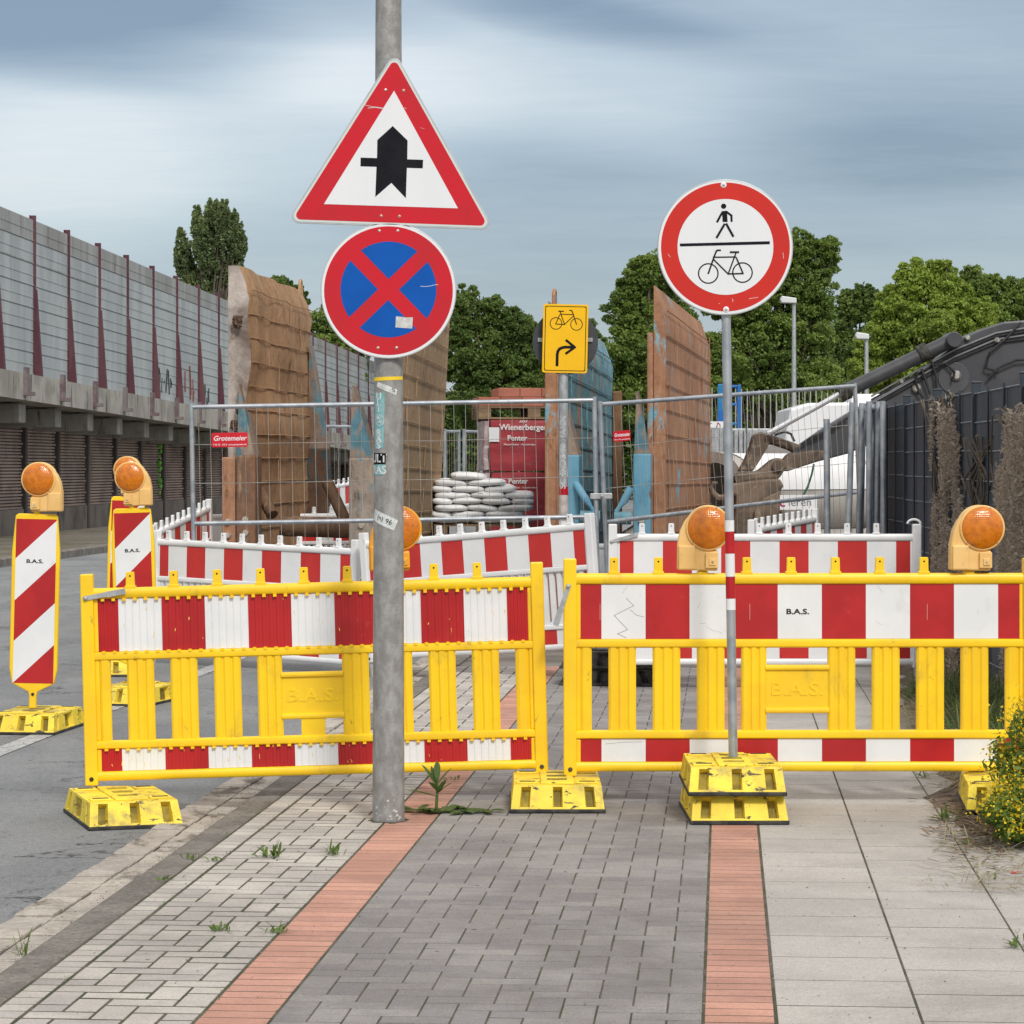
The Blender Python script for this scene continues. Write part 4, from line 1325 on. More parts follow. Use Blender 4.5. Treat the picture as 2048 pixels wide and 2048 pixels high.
def tree(label, D, lobes, mat, seed, n_leaf, leaf0, name='tree', trunk_r=.22, group='trees behind the building site', clumps=70, dens=1.0, cat='tree'):
    """lobes: [(px, py, rx_px, ry_px, depth offset m)] read on the photograph, placed at distance D"""
    rng = np.random.default_rng(seed)
    leaf = leaf0 * .68; n_leaf = int(n_leaf * 2.0)
    k = D / F
    xs_ = [l[0] for l in lobes]
    cx = sum(xs_) / len(xs_)
    base = Vector(((cx - 1024) * k, D, 0))
    t = thing(name, label, cat, base, group=group)
    L = []
    for (x, y, rx, ry, dy) in lobes:
        L.append((np.array([(x - cx) * k, dy, EYE - (y - HY) * k]), np.array([rx * k, (rx * .9) * k, ry * k])))
    # limbs
    b = MB()
    zt = min(l[0][2] for l in L)
    b.path([(0, 0, -.3), (.05, 0, zt * .3), (-.04, .05, zt * .7), (0, 0, zt)], [trunk_r, trunk_r * .8, trunk_r * .62, trunk_r * .5], 9)
    for c, r in L:
        for j in range(4):
            e_ = c + r * rng.uniform(-.6, .6, 3)
            mid = (np.array([0, 0, zt * .75]) + e_) / 2 + rng.uniform(-.15, .15, 3)
            b.path([(0, 0, zt * (.5 + .1 * j)), tuple(mid), tuple(e_)], [trunk_r * .4, trunk_r * .26, trunk_r * .07], 6)
    b.build('trunk', BARK, t, smooth=True)
    vol = [r[0] * r[2] for _, r in L]
    pts = []
    for (c, r), v_ in zip(L, vol):
        nl = int(n_leaf * v_ / sum(vol))
        nc = max(10, int(clumps * dens))
        dirs = rng.normal(size=(nc, 3)); dirs /= np.linalg.norm(dirs, axis=1)[:, None]
        rad = rng.uniform(.45, 1.16, nc) ** .8
        cc = c + dirs * rad[:, None] * r * .92
        sz = rng.uniform(.09, .24, nc)[:, None] * (r.mean())
        pick = rng.integers(0, nc, nl)
        g_ = rng.normal(size=(nl, 3)); g_ /= np.linalg.norm(g_, axis=1)[:, None]
        rr = rng.uniform(.35, 1, nl)[:, None] ** .6
        off = g_ * rr * sz[pick] * (np.array([.6, .6, 1.6]) if name == 'poplar_tree' else np.array([1.15, 1.15, .8]))
        pts.append(cc[pick] + off)
        ni = nl // 5
        dd = rng.normal(size=(ni, 3)); dd /= np.linalg.norm(dd, axis=1)[:, None]
        pts.append(c + dd * (rng.uniform(0, .85, ni) ** .5)[:, None] * r)
    P_ = np.concatenate(pts)
    P_ = P_[P_[:, 2] > .05]
    leaf_cloud('crown', P_, leaf, mat, t, rng)
    return t
tree('tall narrow poplar rising above the grey noise wall at the left', 150,
     [(362, 510, 15, 58, 0), (378, 545, 17, 55, .6), (398, 470, 17, 62, -.4), (415, 455, 15, 60, .5), (432, 440, 15, 46, .3), (448, 455, 16, 60, -.5), (466, 470, 15, 52, 0), (478, 490, 14, 48, .4), (420, 530, 30, 60, 0), (455, 545, 28, 62, .5), (358, 585, 20, 28, -.5), (390, 600, 36, 50, 0), (440, 640, 55, 50, 0)],
     LF_POP, 1, 30000, .19, 'poplar_tree', clumps=60)
tree('small treetop showing just above the first rusty plate', 130, [(562, 578, 30, 26, 0), (592, 600, 24, 30, .4), (570, 640, 42, 40, 0)], LF_DARK, 2, 8000, .19)
tree('leafy tree between the first rusty plate and the no stopping sign', 120, [(650, 655, 40, 45, 0), (700, 690, 48, 48, .5), (660, 730, 70, 60, 0), (740, 640, 45, 60, .3)], LF_MID, 3, 14000, .18)
tree('dark round tree to the right of the no stopping sign', 112, [(930, 625, 46, 52, 0), (985, 640, 48, 50, .5), (1035, 660, 38, 46, 0), (950, 720, 75, 70, 0), (1040, 735, 66, 66, .4), (900, 650, 40, 60, -.3), (980, 800, 100, 60, .3)],
     LF_DARK, 4, 38000, .15, trunk_r=.3)
tree('dark tree behind the yellow bicycle sign', 125, [(1085, 740, 62, 70, 0), (1150, 700, 55, 70, .4), (1120, 800, 90, 60, 0), (1060, 690, 36, 50, 0)], LF_DARK, 5, 22000, .17)
tree('tall green tree left of the round ban sign', 92, [(1290, 560, 44, 55, 0), (1255, 620, 44, 60, .3), (1320, 545, 46, 50, -.3), (1270, 700, 62, 70, 0), (1330, 640, 70, 80, .3), (1260, 790, 66, 70, 0), (1350, 760, 80, 80, 0)],
     LF_MID, 6, 42000, .13, trunk_r=.3)
tree('tallest tree on the right, its top above the round ban sign', 95, [(1595, 500, 40, 45, 0), (1640, 520, 40, 48, .3), (1560, 560, 52, 60, 0), (1620, 590, 56, 56, -.3), (1500, 600, 66, 70, 0), (1440, 560, 50, 80, .4), (1660, 500, 22, 30, 0), (1590, 680, 90, 75, 0), (1480, 720, 90, 80, 0), (1600, 780, 100, 70, 0), (1440, 790, 80, 70, .5)],
     LF_MID, 7, 62000, .13, trunk_r=.34)
tree('dark treetops between the tallest tree and the bright green one', 125, [(1700, 620, 34, 40, 0), (1730, 600, 30, 40, .4), (1690, 700, 55, 60, 0), (1750, 620, 36, 40, 0), (1720, 770, 80, 60, 0)], LF_DARK, 8, 18000, .17)
tree('bright green tree behind the excavator arm', 74, [(1830, 570, 44, 50, 0), (1880, 560, 42, 48, .3), (1800, 620, 52, 50, 0), (1770, 680, 55, 52, 0), (1900, 610, 52, 50, 0), (1855, 670, 85, 60, -.3), (1940, 640, 56, 50, 0), (1740, 750, 50, 55, 0), (1860, 760, 110, 60, 0)],
     LF_LITE, 9, 60000, .105, trunk_r=.2)
tree('grey green tree at the far right edge', 120, [(1950, 570, 36, 40, 0), (1990, 590, 40, 44, .4), (2035, 600, 40, 44, 0), (2080, 620, 50, 60, 0), (1980, 660, 80, 60, 0), (2060, 700, 80, 60, .5)], LF_MID, 10, 24000, .17)
tree('dark tree in the gap left of the tall green one', 135, [(1215, 740, 45, 60, 0), (1190, 790, 60, 60, .4), (1240, 800, 60, 60, 0)], LF_DARK, 12, 9000, .18)
# low scrub closing the view between the trunks
rng = np.random.default_rng(21)
n = 90000
xx = rng.uniform(-16, 27, n); hmax = 5.6 + 1.1 * np.sin(xx * .8) + .7 * np.sin(xx * 2.3 + 1)
P_ = np.stack([xx, 138 + rng.normal(0, 1.6, n), rng.uniform(0, 1, n) ** .8 * hmax], 1)
o = leaf_cloud('undergrowth', P_, .20, LF_DARK, None, rng)
tag(o, 'dark green undergrowth closing the view below the trees', 'undergrowth', kind='stuff')
# ================================================================ trench shields (big rusty steel plates)
def rust_mat(name, blue=.0, blue_hi=.0, base=((.27, .155, .085), (.20, .11, .06)), bd=1.0):
    mt = bpy.data.materials.new(name); mt.use_nodes = True
    t = mt.node_tree; t.nodes.clear(); q = NT(t)
    co = q.n('ShaderNodeTexCoord').outputs['Object']
    sp_ = q.n('ShaderNodeSeparateXYZ', {0: co})
    n1 = q.noise(q.map(co, scale=(1, 1, .6)), 1.3, 6, .65, .4)
    cc = q.mix(q.step(n1, .38, .62), (*base[0], 1), (*base[1], 1))
    n2 = q.noise(q.map(co, scale=(2.2, 2.2, .25), loc=(4, 1, 0)), 3.5, 8, .7, .3)
    cc = q.mix(q.m('MULTIPLY', q.step(n2, .52, .72), .8), cc, (.50, .36, .23, 1))
    n3 = q.noise(q.map(co, scale=(1.5, 1.5, .5), loc=(9, 7, 2)), 4.5, 8, .72)
    cc = q.mix(q.m('MULTIPLY', q.step(n3, .56, .70), .85), cc, (.075, .042, .028, 1))
    if blue:
        n4 = q.noise(q.map(co, scale=(1.2, 1.2, .7), loc=(2, 2, 8)), 2.3, 8, .72, .5)
        lim = q.m('ADD', n4, q.m('MULTIPLY', sp_.outputs[2], -blue_hi))
        f_ = q.step(lim, 1 - blue - .03, 1 - blue + .05)
        n5 = q.noise(co, 5, 4, .6)
        cb = q.mix(q.step(n5, .35, .7), (.10 * bd, .24 * bd, .31 * bd, 1), (.19 * bd, .36 * bd, .42 * bd, 1))
        cc = q.mix(f_, cc, cb)
    n6 = q.noise(q.map(co, loc=(1, 6, 3)), 11.0, 8, .75)
    cc = q.mix(1.0, cc, q.mix(n6, (.45, .42, .40, 1), (1.5, 1.5, 1.5, 1)), 'MULTIPLY')
    n7 = q.noise(q.map(co, scale=(3.5, 3.5, .16), loc=(8, 2, 5)), 3.0, 6, .7, .2)
    cc = q.mix(q.m('MULTIPLY', q.step(n7, .58, .70), .6), cc, (.10, .055, .035, 1))
    b_ = q.n('ShaderNodeBsdfPrincipled', {'Base Color': cc, 'Roughness': .82, 'Specular IOR Level': .25})
    bn = q.noise(co, 7, 8, .7)
    bp = q.n('ShaderNodeBump', {'Height': bn, 'Strength': .5, 'Distance': .03})
    q.put(b_.inputs['Normal'], bp.outputs[0])
    q.n('ShaderNodeOutputMaterial', {0: b_.outputs[0]})
    return mt
RU1 = rust_mat('rusty_plate_steel', 0, 0, ((.46, .285, .155), (.34, .205, .11)))
RU1E = rust_mat('muddy_plate_edge', .25, .02, ((.50, .45, .41), (.16, .12, .10)), .8)
RU2 = rust_mat('weathered_tan_plate', 0, 0, ((.43, .30, .18), (.34, .23, .135)))
RU3 = rust_mat('blue_and_rust_plate', .72, .055, ((.42, .27, .18), (.32, .19, .12)), 1.15)
RU4 = rust_mat('rust_red_plate', .40, .0, ((.42, .22, .125), (.32, .165, .095)), 1.5)
SBLU = pm('worn_blue_steel', (.09, .27, .40), .55, c2=(.14, .34, .46), scale=3, dirt_shade=((.20, .11, .07), 5, .58, .68, (1, 1, .5)), spots=((.35, .42, .45), 12, .62, .72, (1, 1, 1)))
def shield(label, near, far, ztn, ztf, mats, th=.12, lean=0.0, ribs=15, chamf=.35, cut=.0, blue_leg=True, edge_w=.30, wav=.0, seed=0, leg_top=1.45, lug='far', outer=.0, ztop_in=0.0):
    """upright trench shield: near / far = (x px, D). its face looks to the right"""
    n_ = Vector(((near[0] - 1024) / F * near[1], near[1], 0)); f_ = Vector(((far[0] - 1024) / F * far[1], far[1], 0))
    L = (f_ - n_).length
    yaw = math.atan2(f_.y - n_.y, f_.x - n_.x)
    t = thing('trench_shield', label, 'trench shield', n_, (0, 0, yaw), 'steel trench shields')
    rs = random.Random(seed)
    # local: +X runs from the near to the far end, -Y is the visible face side (right), +Y left
    nx_, nz_ = 14, 22
    b = MB()
    grid = {}
    H_ = lambda x: ztn + (ztf - ztn) * x / L
    for side in (0, 1):
        for i in range(nx_ + 1):
            for j in range(nz_ + 1):
                x = L * i / nx_
                z = -.1 + (H_(x) + .1) * j / nz_
                y = (0 if side == 0 else th)
                if side == 0 and j >= nz_ - 1:
                    y += .05 * (j - nz_ + 2)
                wv = wav * (noise.noise(Vector((x * 1.1, z * 1.3, seed))) * .8 + .15 * math.sin(z * 9))
                xl = x
                if i == nx_ and wav:
                    xl += noise.noise(Vector((seed, z * 2.2, 3))) * .04
                if i == 0 and wav:
                    xl += noise.noise(Vector((seed + 5, z * 2.5, 3))) * .05
                grid[(side, i, j)] = len(b.v); b.v.append((xl, y + (wv if side == 0 else 0) + lean * z, z))
    for i in range(nx_):
        for j in range(nz_):
            b.f.append((grid[0, i, j], grid[0, i + 1, j], grid[0, i + 1, j + 1], grid[0, i, j + 1])); b.mi.append(0)
            b.f.append((grid[1, i, j], grid[1, i, j + 1], grid[1, i + 1, j + 1], grid[1, i + 1, j])); b.mi.append(0)
    for j in range(nz_):
        b.f.append((grid[0, 0, j], grid[0, 0, j + 1], grid[1, 0, j + 1], grid[1, 0, j])); b.mi.append(1)
        b.f.append((grid[0, nx_, j], grid[1, nx_, j], grid[1, nx_, j + 1], grid[0, nx_, j + 1])); b.mi.append(0)
    for i in range(nx_):
        b.f.append((grid[0, i, nz_], grid[0, i + 1, nz_], grid[1, i + 1, nz_], grid[1, i, nz_])); b.mi.append(0)
    b.build('plate', list(mats[:2]), t, smooth=True)
    # weld seams: horizontal and a few short vertical ones
    b = MB()
    for k in range(1, ribs):
        z = H_(0) * k / ribs
        pts = [(L * q / 8 + .02, -.012 + lean * z + wav * .8 * noise.noise(Vector((L * q / 8 * 1.1, z * 1.3, seed))) + wav * .12 * math.sin(z * 9), z + (H_(L) - H_(0)) * q / 8 * k / ribs + rs.uniform(-.003, .003)) for q in range(9)]
        b.path(pts, .0055, 5)
        for _ in range(1 if k < ribs - 1 else 0):
            x = rs.uniform(.2, L - .2); hh = H_(x) / ribs
            b.path([(x, -.012 + lean * z, z), (x + .01, -.012 + lean * (z + hh), z + hh)], .006, 4)
    b.build('weld_seam', mats[0], t)
    # lifting lug
    if lug == 'none': return t, L
    b = MB()
    x = L - .12 if lug == 'far' else .10
    zt_ = H_(x)
    yl = lean * zt_ + th * .5
    arc = [(x + .07 * math.cos(a_), yl, zt_ + .02 + .09 * math.sin(a_)) for a_ in [math.pi * k / 8 for k in range(9)]]
    b.path([(x + .07, yl, zt_ - .06)] + arc + [(x - .07, yl, zt_ - .06)], .018, 6)
    b.build('lifting_lug', mats[0] if lug == 'far' else mats[1], t, smooth=True)
    return t, L
GUS = rust_mat('gusset_steel', .45, 0, ((.28, .22, .18), (.19, .13, .09)), .75)
def leg(t, x0, x1, y0, y1, z1, mat, ztop=None, name='strut_column', bolts=True, seed=0):
    """hollow column welded on the plate, with a sloping gusset above it"""
    b = MB(); b.box(x0, x1, y0, y1, -.1, z1)
    o = b.build(name, mat, t, bevel=.015, seg=2)
    if ztop:
        b = MB()
        vs = [(x0 + .01, y0 + .01, z1), (x0 + .01, y1 - .01, z1), (x1 - .01, y1 - .01, z1), (x1 - .01, y0 + .01, z1), (x0 + .01, y1 - .03, ztop), (x1 - .01, y1 - .03, ztop)]
        b.add(vs, [(0, 3, 2, 1), (0, 1, 4), (3, 5, 2), (0, 4, 5, 3), (1, 2, 5, 4)])
        b.build('gusset', GUS, t)
    if bolts:
        for z in (z1 - .62, z1 - .75, z1 - .95, z1 - 1.1):
            b = MB(); b.tube((x0 - .03, (y0 + y1) / 2, z), (x0, (y0 + y1) / 2, z), .028, .033, n=8); b.build('bolt', BOLT, o)
    return o
# first: tall brown plate at the left with a muddy front edge
tA, LA = shield('tall muddy brown steel plate standing at the left beside the poplar, wavy and caked', (497, 27.0), (622, 31.2), 3.50, 3.52, (RU1, RU1E), th=.20, wav=.09, ribs=15, seed=1)
leg(tA, -.14, .25, -.09, .10, 1.66, rust_mat('blue_flecked_column', .42, 0, ((.24, .13, .08), (.14, .09, .06)), .8), ztop=2.35, seed=1)
leg(tA, -.16, .10, .105, .235, 1.64, RU4)
leg(tA, LA - .35, LA + .02, -.22, .0, 1.75, rust_mat('dark_blue_rust_strut', .50, 0, ((.12, .07, .045), (.08, .05, .035)), .28), ztop=2.9, bolts=False)
# second: behind the lamp pole
for (yy_, zz_, rr_) in ((.10, 2.95, .075), (.08, 2.1, .055), (.13, 1.95, .06)):  # dark rosettes stand in for shaded holes in the first plate's edge
    b = MB()
    for k in range(26):
        a_ = 6.283 * k / 13; q_ = rr_ * (.35 + .65 * noise.noise(Vector((k * 1.7, zz_, 2))) ** 2 + .3 * (k % 2))
        b.tube((-.055, yy_, zz_), (-.085 + .02 * (k % 3), yy_ + q_ * math.cos(a_), zz_ + q_ * 1.3 * math.sin(a_)), .02, .012, n=5)
    b.build('edge_hole', rust_mat('dark_edge_hole', 0, 0, ((.12, .075, .05), (.06, .04, .03))), tA, smooth=True)
tB, LB = shield('tan brown steel plate just right of the thick grey lamp pole, leaning slightly outwards', (760, 25.8), (868, 30.0), 3.55, 3.45, (RU2, RU2), th=.10, lean=-.055, ribs=16, seed=4)
leg(tB, -.15, .22, .03, .27, 1.63, rust_mat('flaky_blue_column', .46, 0, ((.36, .31, .26), (.22, .18, .15)), .8), ztop=2.3)
# third: blue and rust plate behind the yellow sign
tC, LC = shield('blue and rust steel plate behind the yellow bicycle sign', (1117, 26.4), (1226, 31.5), 3.12, 2.95, (RU3, RU4), th=.10, ribs=14, seed=7, wav=.015, lug='near')
leg(tC, -.02, .16, .02, .13, 2.9, RU4, bolts=False, name='edge_column')
leg(tC, -.12, .20, -.21, -.06, 1.66, SBLU, ztop=2.1)
leg(tC, LC - .05, LC + .06, -.10, .0, 2.4, rust_mat('rusty_brown_strut', 0, 0), bolts=False, name='edge_column')
# fourth: rust red plate under the round sign
tD, LD = shield('rust red steel plate with scraped pale patches, left of the slim sign pole', (1331, 26.0), (1421, 31.6), 3.24, 3.17, (RU4, RU4), th=.11, ribs=14, seed=9, lug='none')
leg(tD, -.03, .25, .115, .17, 2.80, RU4, bolts=False, name='edge_column')
leg(tD, -.14, .18, .125, .29, 1.67, SBLU, ztop=2.25)
# sockets and diagonal struts that spread the two right shields
def strut(label, pts, r, mat):
    b = MB(); b.path(pts, r, 10)
    o = b.build('spreader_strut', mat, None, smooth=True)
    tag(o, label, 'strut', 'blue struts between the trench shields')
strut('blue strut tube slanting down from the column of the blue and rust plate', [W(1150, 965, 26.3), W(1172, 1000, 26.1), W(1180, 1012, 26.1), W(1188, 1024, 26.1)], [.038, .038, .022, .022], SBLU)
strut('blue strut tube slanting down from the column of the rust red plate', [W(1262, 975, 25.9), W(1248, 1002, 25.9), W(1240, 1012, 25.9), W(1232, 1024, 25.9)], [.038, .038, .022, .022], SBLU)
RST = rust_mat('pale_blue_rusty_pipe', .6, 0, ((.25, .15, .10), (.18, .10, .07)))
strut('short level spreader pipe at the foot of the blue and rust plate', [W(1160, 1034, 26.1), W(1200, 1034, 26.1)], .06, RST)
strut('short level spreader pipe at the foot of the rust red plate', [W(1228, 1036, 25.9), W(1262, 1036, 25.9)], .06, RST)
RB = rust_mat('brown_strut_rust', 0, 0, ((.20, .12, .07), (.13, .08, .05)))
strut('rusty strut tube slanting at the foot of the tall muddy plate', [W(520, 985, 27.6), W(545, 1030, 27.4)], .06, RB)
strut('rusty strut tube slanting between the two left plates', [W(655, 965, 27.6), W(690, 1040, 27.4)], .06, RB)
strut('thick rusty spreader tube lying between the two left plates', [W(560, 1052, 27.2), W(700, 1056, 27.2)], .10, RB)

# ================================================================ mesh site fences
def site_fence(label, p0, p1, z0, z1_, mid, wires_h, dx_=.1, group='mesh site fences', left_post=True, wr=.0021, bow=0.0, seed=0, name='site_fence'):
    """p0, p1 ground ends; z0 = rise at p1"""
    d = p1 - p0; L = math.hypot(d.x, d.y)
    yaw = math.atan2(d.y, d.x); pitch = -math.atan2(p1.z - p0.z, L)
    t = thing(name, label, 'mesh fence', p0, (0, pitch, yaw), group)
    H_ = z1_
    for x in (0, L):
        b = MB(); b.tube((x, 0, 0), (x, 0, H_), .0205, n=12); b.build('post', TUBE, t, smooth=True)
    b = MB(); b.tube((0, 0, H_ - .03), (L, 0, H_ - .03), .0195, n=12); b.build('top_rail', TUBE, t, smooth=True)
    for z in (mid, .12):
        b = MB(); b.tube((0, 0, z), (L, 0, z), .0195, n=12); b.build('rail', TUBE, t, smooth=True)
    b = MB()
    rs = random.Random(seed)
    x = dx_ * .6
    while x < L - .03:
        y1 = bow * math.sin(math.pi * x / L)
        b.path([(x, -.012, .12), (x + rs.uniform(-.006, .006), -.012 - y1, H_ * .55), (x, -.012, H_ - .03)], wr, 4)
        x += dx_
    for z in wires_h:
        b.path([(L * k / 10, -.016 - bow * math.sin(math.pi * k / 10), z + rs.uniform(-.004, .004)) for k in range(11)], wr * 1.25, 4)
    b.build('wire_mesh', WIRE, t)
    return t, L
g0 = W(391, 1290, 24.0); g1 = W(1197, 1290, 24.0)
g0.z = .02; g1.z = .08
H_f = W(391, 812, 24.0).z - .02
sf1, L1 = site_fence('long mesh fence panel in front of the rusty plates and wrapped bricks', g0, g1, 0, H_f + .02, W(0, 1052, 24).z, [W(0, y, 24).z for y in (894, 972, 1130, 1210)])
h0 = W(1220, 1290, 24.2); h1 = W(1727, 1240, 26.9)
h0.z = .06; h1.z = .06 + .24
sf2, L2_ = site_fence('mesh fence panel rising to the right in front of the excavator bucket', h0, h1, 0, 2.06, W(0, 1052, 24).z - .03, [.42, .75, 1.30, 1.66], bow=.05, seed=3)
b = MB()
b.box(-.03, .16, -.035, .035, 0, .05); b.lathe([(.014, 0), (.012, .02)], 8, Matrix.Translation((.07, -.035, .025)))
o = b.build('fence_clamp', GALV, sf1, bevel=.006); o.location = (L1 - .02, 0, W(0, 1012, 24).z - .02)
b = MB(); b.tube((0, 0, 0), (.0, 0, 1.2), .019); 
# company plates on the fences
def company_sign(parent, x, z, w_):
    h = w_ * .40
    b = MB(); b.prism(rounded([(-w_ / 2, -h / 2), (w_ / 2, -h / 2), (w_ / 2, h / 2), (-w_ / 2, h / 2)], .012, 4), -.003, .001)
    o = b.build('company_plate', pm('signal_red_plate', (.62, .015, .03), .4, c2=(.56, .012, .025), scale=5), parent, loc=(x, -.024, z))
    text_part('Grotemeier', w_ * .19, WHIS, o, 0, -.0036, h * .10, shear=.25, bold=.0009, depth=.0003, space=1.0)
    text_part('T 05 25 - 155 0  www.grotemeier.de', w_ * .062, WHIS, o, 0, -.0036, -h * .33, bold=.0003, depth=.0003)
company_sign(sf1, (467 - 391) * 24 / F, W(0, 881, 24).z - .02, .31)
company_sign(sf2, .24, W(0, 872, 24.2).z - .07, .225)
# bundle of folded fence panels at the right
def folded(label, x, D, top_y, leanx=0.0, r=.0205, L=.9, yaw=R(78), hgt=2.0):
    p_ = W(x, 1200, D); p_.z = 0.0
    zt_ = W(0, top_y, D).z
    t = thing('folded_fence_panel', label, 'mesh fence', p_, (0, leanx, 0), 'folded fence panels leaning together')
    dx_, dy_ = math.cos(yaw) * L, math.sin(yaw) * L
    for k in (0, 1):
        b = MB(); b.tube((dx_ * k, dy_ * k, 0), (dx_ * k, dy_ * k, zt_), r, n=12); b.build('post', TUBE, t, smooth=True)
    for z in (.2, .9, zt_ - .05):
        b = MB(); b.tube((0, 0, z), (dx_, dy_, z), r * .9, n=10); b.build('rail', TUBE, t, smooth=True)
    b = MB()
    for k in range(1, 9):
        b.tube((dx_ * k / 9, dy_ * k / 9, .2), (dx_ * k / 9, dy_ * k / 9, zt_ - .05), .0022, n=4)
    b.build('wire_mesh', WIRE, t)
ords = ['leftmost', 'second', 'third', 'fourth', 'fifth', 'rightmost']
spec = [(1655, 24.6, 838, -.005), (1690, 24.4, 805, .03), (1712, 24.9, 806, .025), (1738, 24.3, 803, .0), (1751, 24.8, 803, .012), (1770, 24.2, 802, -.01)]
for o_, (x, D, ty, ln) in zip(ords, spec):
    folded('%s of the grey folded fence panels bundled beside the dark fence' % o_, x, D, ty, ln, yaw=R(80 + 4 * random.random()), r=.026)
# more fencing far behind the plates
for (x0, x1, D, ty, lab) in ((650, 735, 36, 848, 'distant mesh fence seen between the two left rusty plates'), (890, 918, 37, 858, 'distant mesh fence just right of the tan brown plate'), (928, 962, 35, 858, 'distant mesh fence bundle left of the red wrapped bricks')):
    a_ = W(x0, 1100, D); c_ = W(x1, 1100, D + .6); a_.z = c_.z = 0
    site_fence(lab, a_, c_, 0, W(0, ty, D).z, .9, [1.3, .5], dx_=.1, group='distant mesh fences', seed=x0)

# ================================================================ dark double rod fence with creeper, right
DF0, DF1 = 14.6, 26.2
def fpos(D): return Vector((3.13 + (D - 17) * .0384, D, 0))
df = thing('dark_panel_fence', 'tall anthracite rod fence with woven dark strips along the right edge', 'fence', fpos(DF0))
dv_ = (fpos(DF1) - fpos(DF0)); Lf = dv_.length
df.rotation_euler = (0, 0, math.atan2(dv_.y, dv_.x))
ANTH = pm('anthracite_steel', (.022, .034, .048), .45, c2=(.035, .048, .062), scale=5)
STRP = pm('anthracite_privacy_strip', (.016, .028, .045), .5, c2=(.03, .045, .062), scale=2, stretch=(1, 1, .2), dirt_shade=((.10, .11, .12), 3, .60, .78, (1, 1, .3)))
ZF = 2.10
npan = 5
for k in range(npan):
    xa, xb = Lf * k / npan, Lf * (k + 1) / npan
    z_ = ZF - .012 * (npan - k)
    b = MB(); b.box(xa - .03, xa + .03, -.02, .04, -.1, z_ + .06); b.box(xa - .035, xa + .035, -.025, .045, z_ + .06, z_ + .075); b.build('fence_post', ANTH, df, bevel=.004)
    b = MB()
    m_ = 9
    for j in range(m_):
        z0 = .05 + (z_ - .05) * j / m_
        b.box(xa + .028, xb - .028, .008 + .001 * (j % 2), .014 + .001 * (j % 2), z0 - .004, z0 + (z_ - .05) / m_ + .004)
    b.build('privacy_strip_panel', STRP, df)
    b = MB()
    nh = 10
    for j in range(nh + 1):
        z0 = .05 + (z_ - .05) * j / nh
        b.tube((xa + .03, .021, z0), (xb - .03, .021, z0), .005, n=6)
    b.build('horizontal_rod', pm('light_worn_rod', (.22, .26, .29), .45, c2=(.12, .15, .18), scale=12), df)
    b = MB()
    for j in range(1, 3):
        x = xa + (xb - xa) * j / 3
        b.tube((x, .03, .03), (x, .03, z_ + .03), .009, n=6)
    b.build('vertical_rod', ANTH, df)
# dried creeper on the fence
TWIG = leaf_mat('dry_creeper', (.30, .245, .20), (.43, .355, .28), (.64, .56, .45))
TWIG2 = leaf_mat('dry_creeper_green', (.20, .17, .09), (.30, .25, .12), (.40, .36, .18))
rng = np.random.default_rng(5)
def creeper(label, D0, D1, ztop, n, thick, mat):
    Ds = rng.uniform(D0, D1, n)
    edge = np.minimum(Ds - D0, D1 - Ds) / (D1 - D0) * 2
    zz = rng.uniform(0.0, 1.0, n) ** .85 * (ztop - .2 + .25 * rng.uniform(0, 1, n))
    xo = 3.13 + (Ds - 17) * .0384 - .04 - rng.uniform(0, 1, n) ** 2 * thick * (.4 + .6 * edge)
    P_ = np.stack([xo + (.0), Ds + rng.normal(0, .03, n), zz], 1)
    keep = np.array([noise.noise(Vector((d_ * 2.3, z_ * 2.0, D0))) * 3.4 + e_ * 1.1 + .20 - .35 * (z_ / ztop) ** 3 > rng.random() * 1.5 for d_, z_, e_ in zip(Ds, zz, edge)])
    P_ = P_[keep]
    c_ = Vector((3.13 + ((D0 + D1) / 2 - 17) * .0384, (D0 + D1) / 2, 0))
    t = thing('dried_creeper', label, 'creeper', c_, group='dried creepers on the dark fence')
    P_ -= np.array(c_)[None]
    leaf_cloud('dry_leaves', P_, .016, mat, t, rng, up=-.2, aspect=2.8)
    b = MB()
    rs = random.Random(int(D0 * 10))
    for _ in range(12):
        D = rs.uniform(D0, D1); p_ = [(3.13 + (D - 17) * .0384 - .035 - c_.x, D - c_.y + rs.uniform(-.12, .12) * k, ztop * k / 6) for k in range(7)]
        b.path(p_, .008, 5)
    b.build('stem', BARK, t)
creeper('broad band of dried brown creeper hanging on the dark fence', 19.75, 21.7, 2.08, 26000, .05, TWIG)
creeper('thin wisp of dried creeper in the middle of the dark fence', 18.75, 18.95, 1.75, 1800, .04, TWIG2)
creeper('dense dried creeper on the dark fence at the right edge of the view', 15.6, 17.95, 1.88, 32000, .07, TWIG)
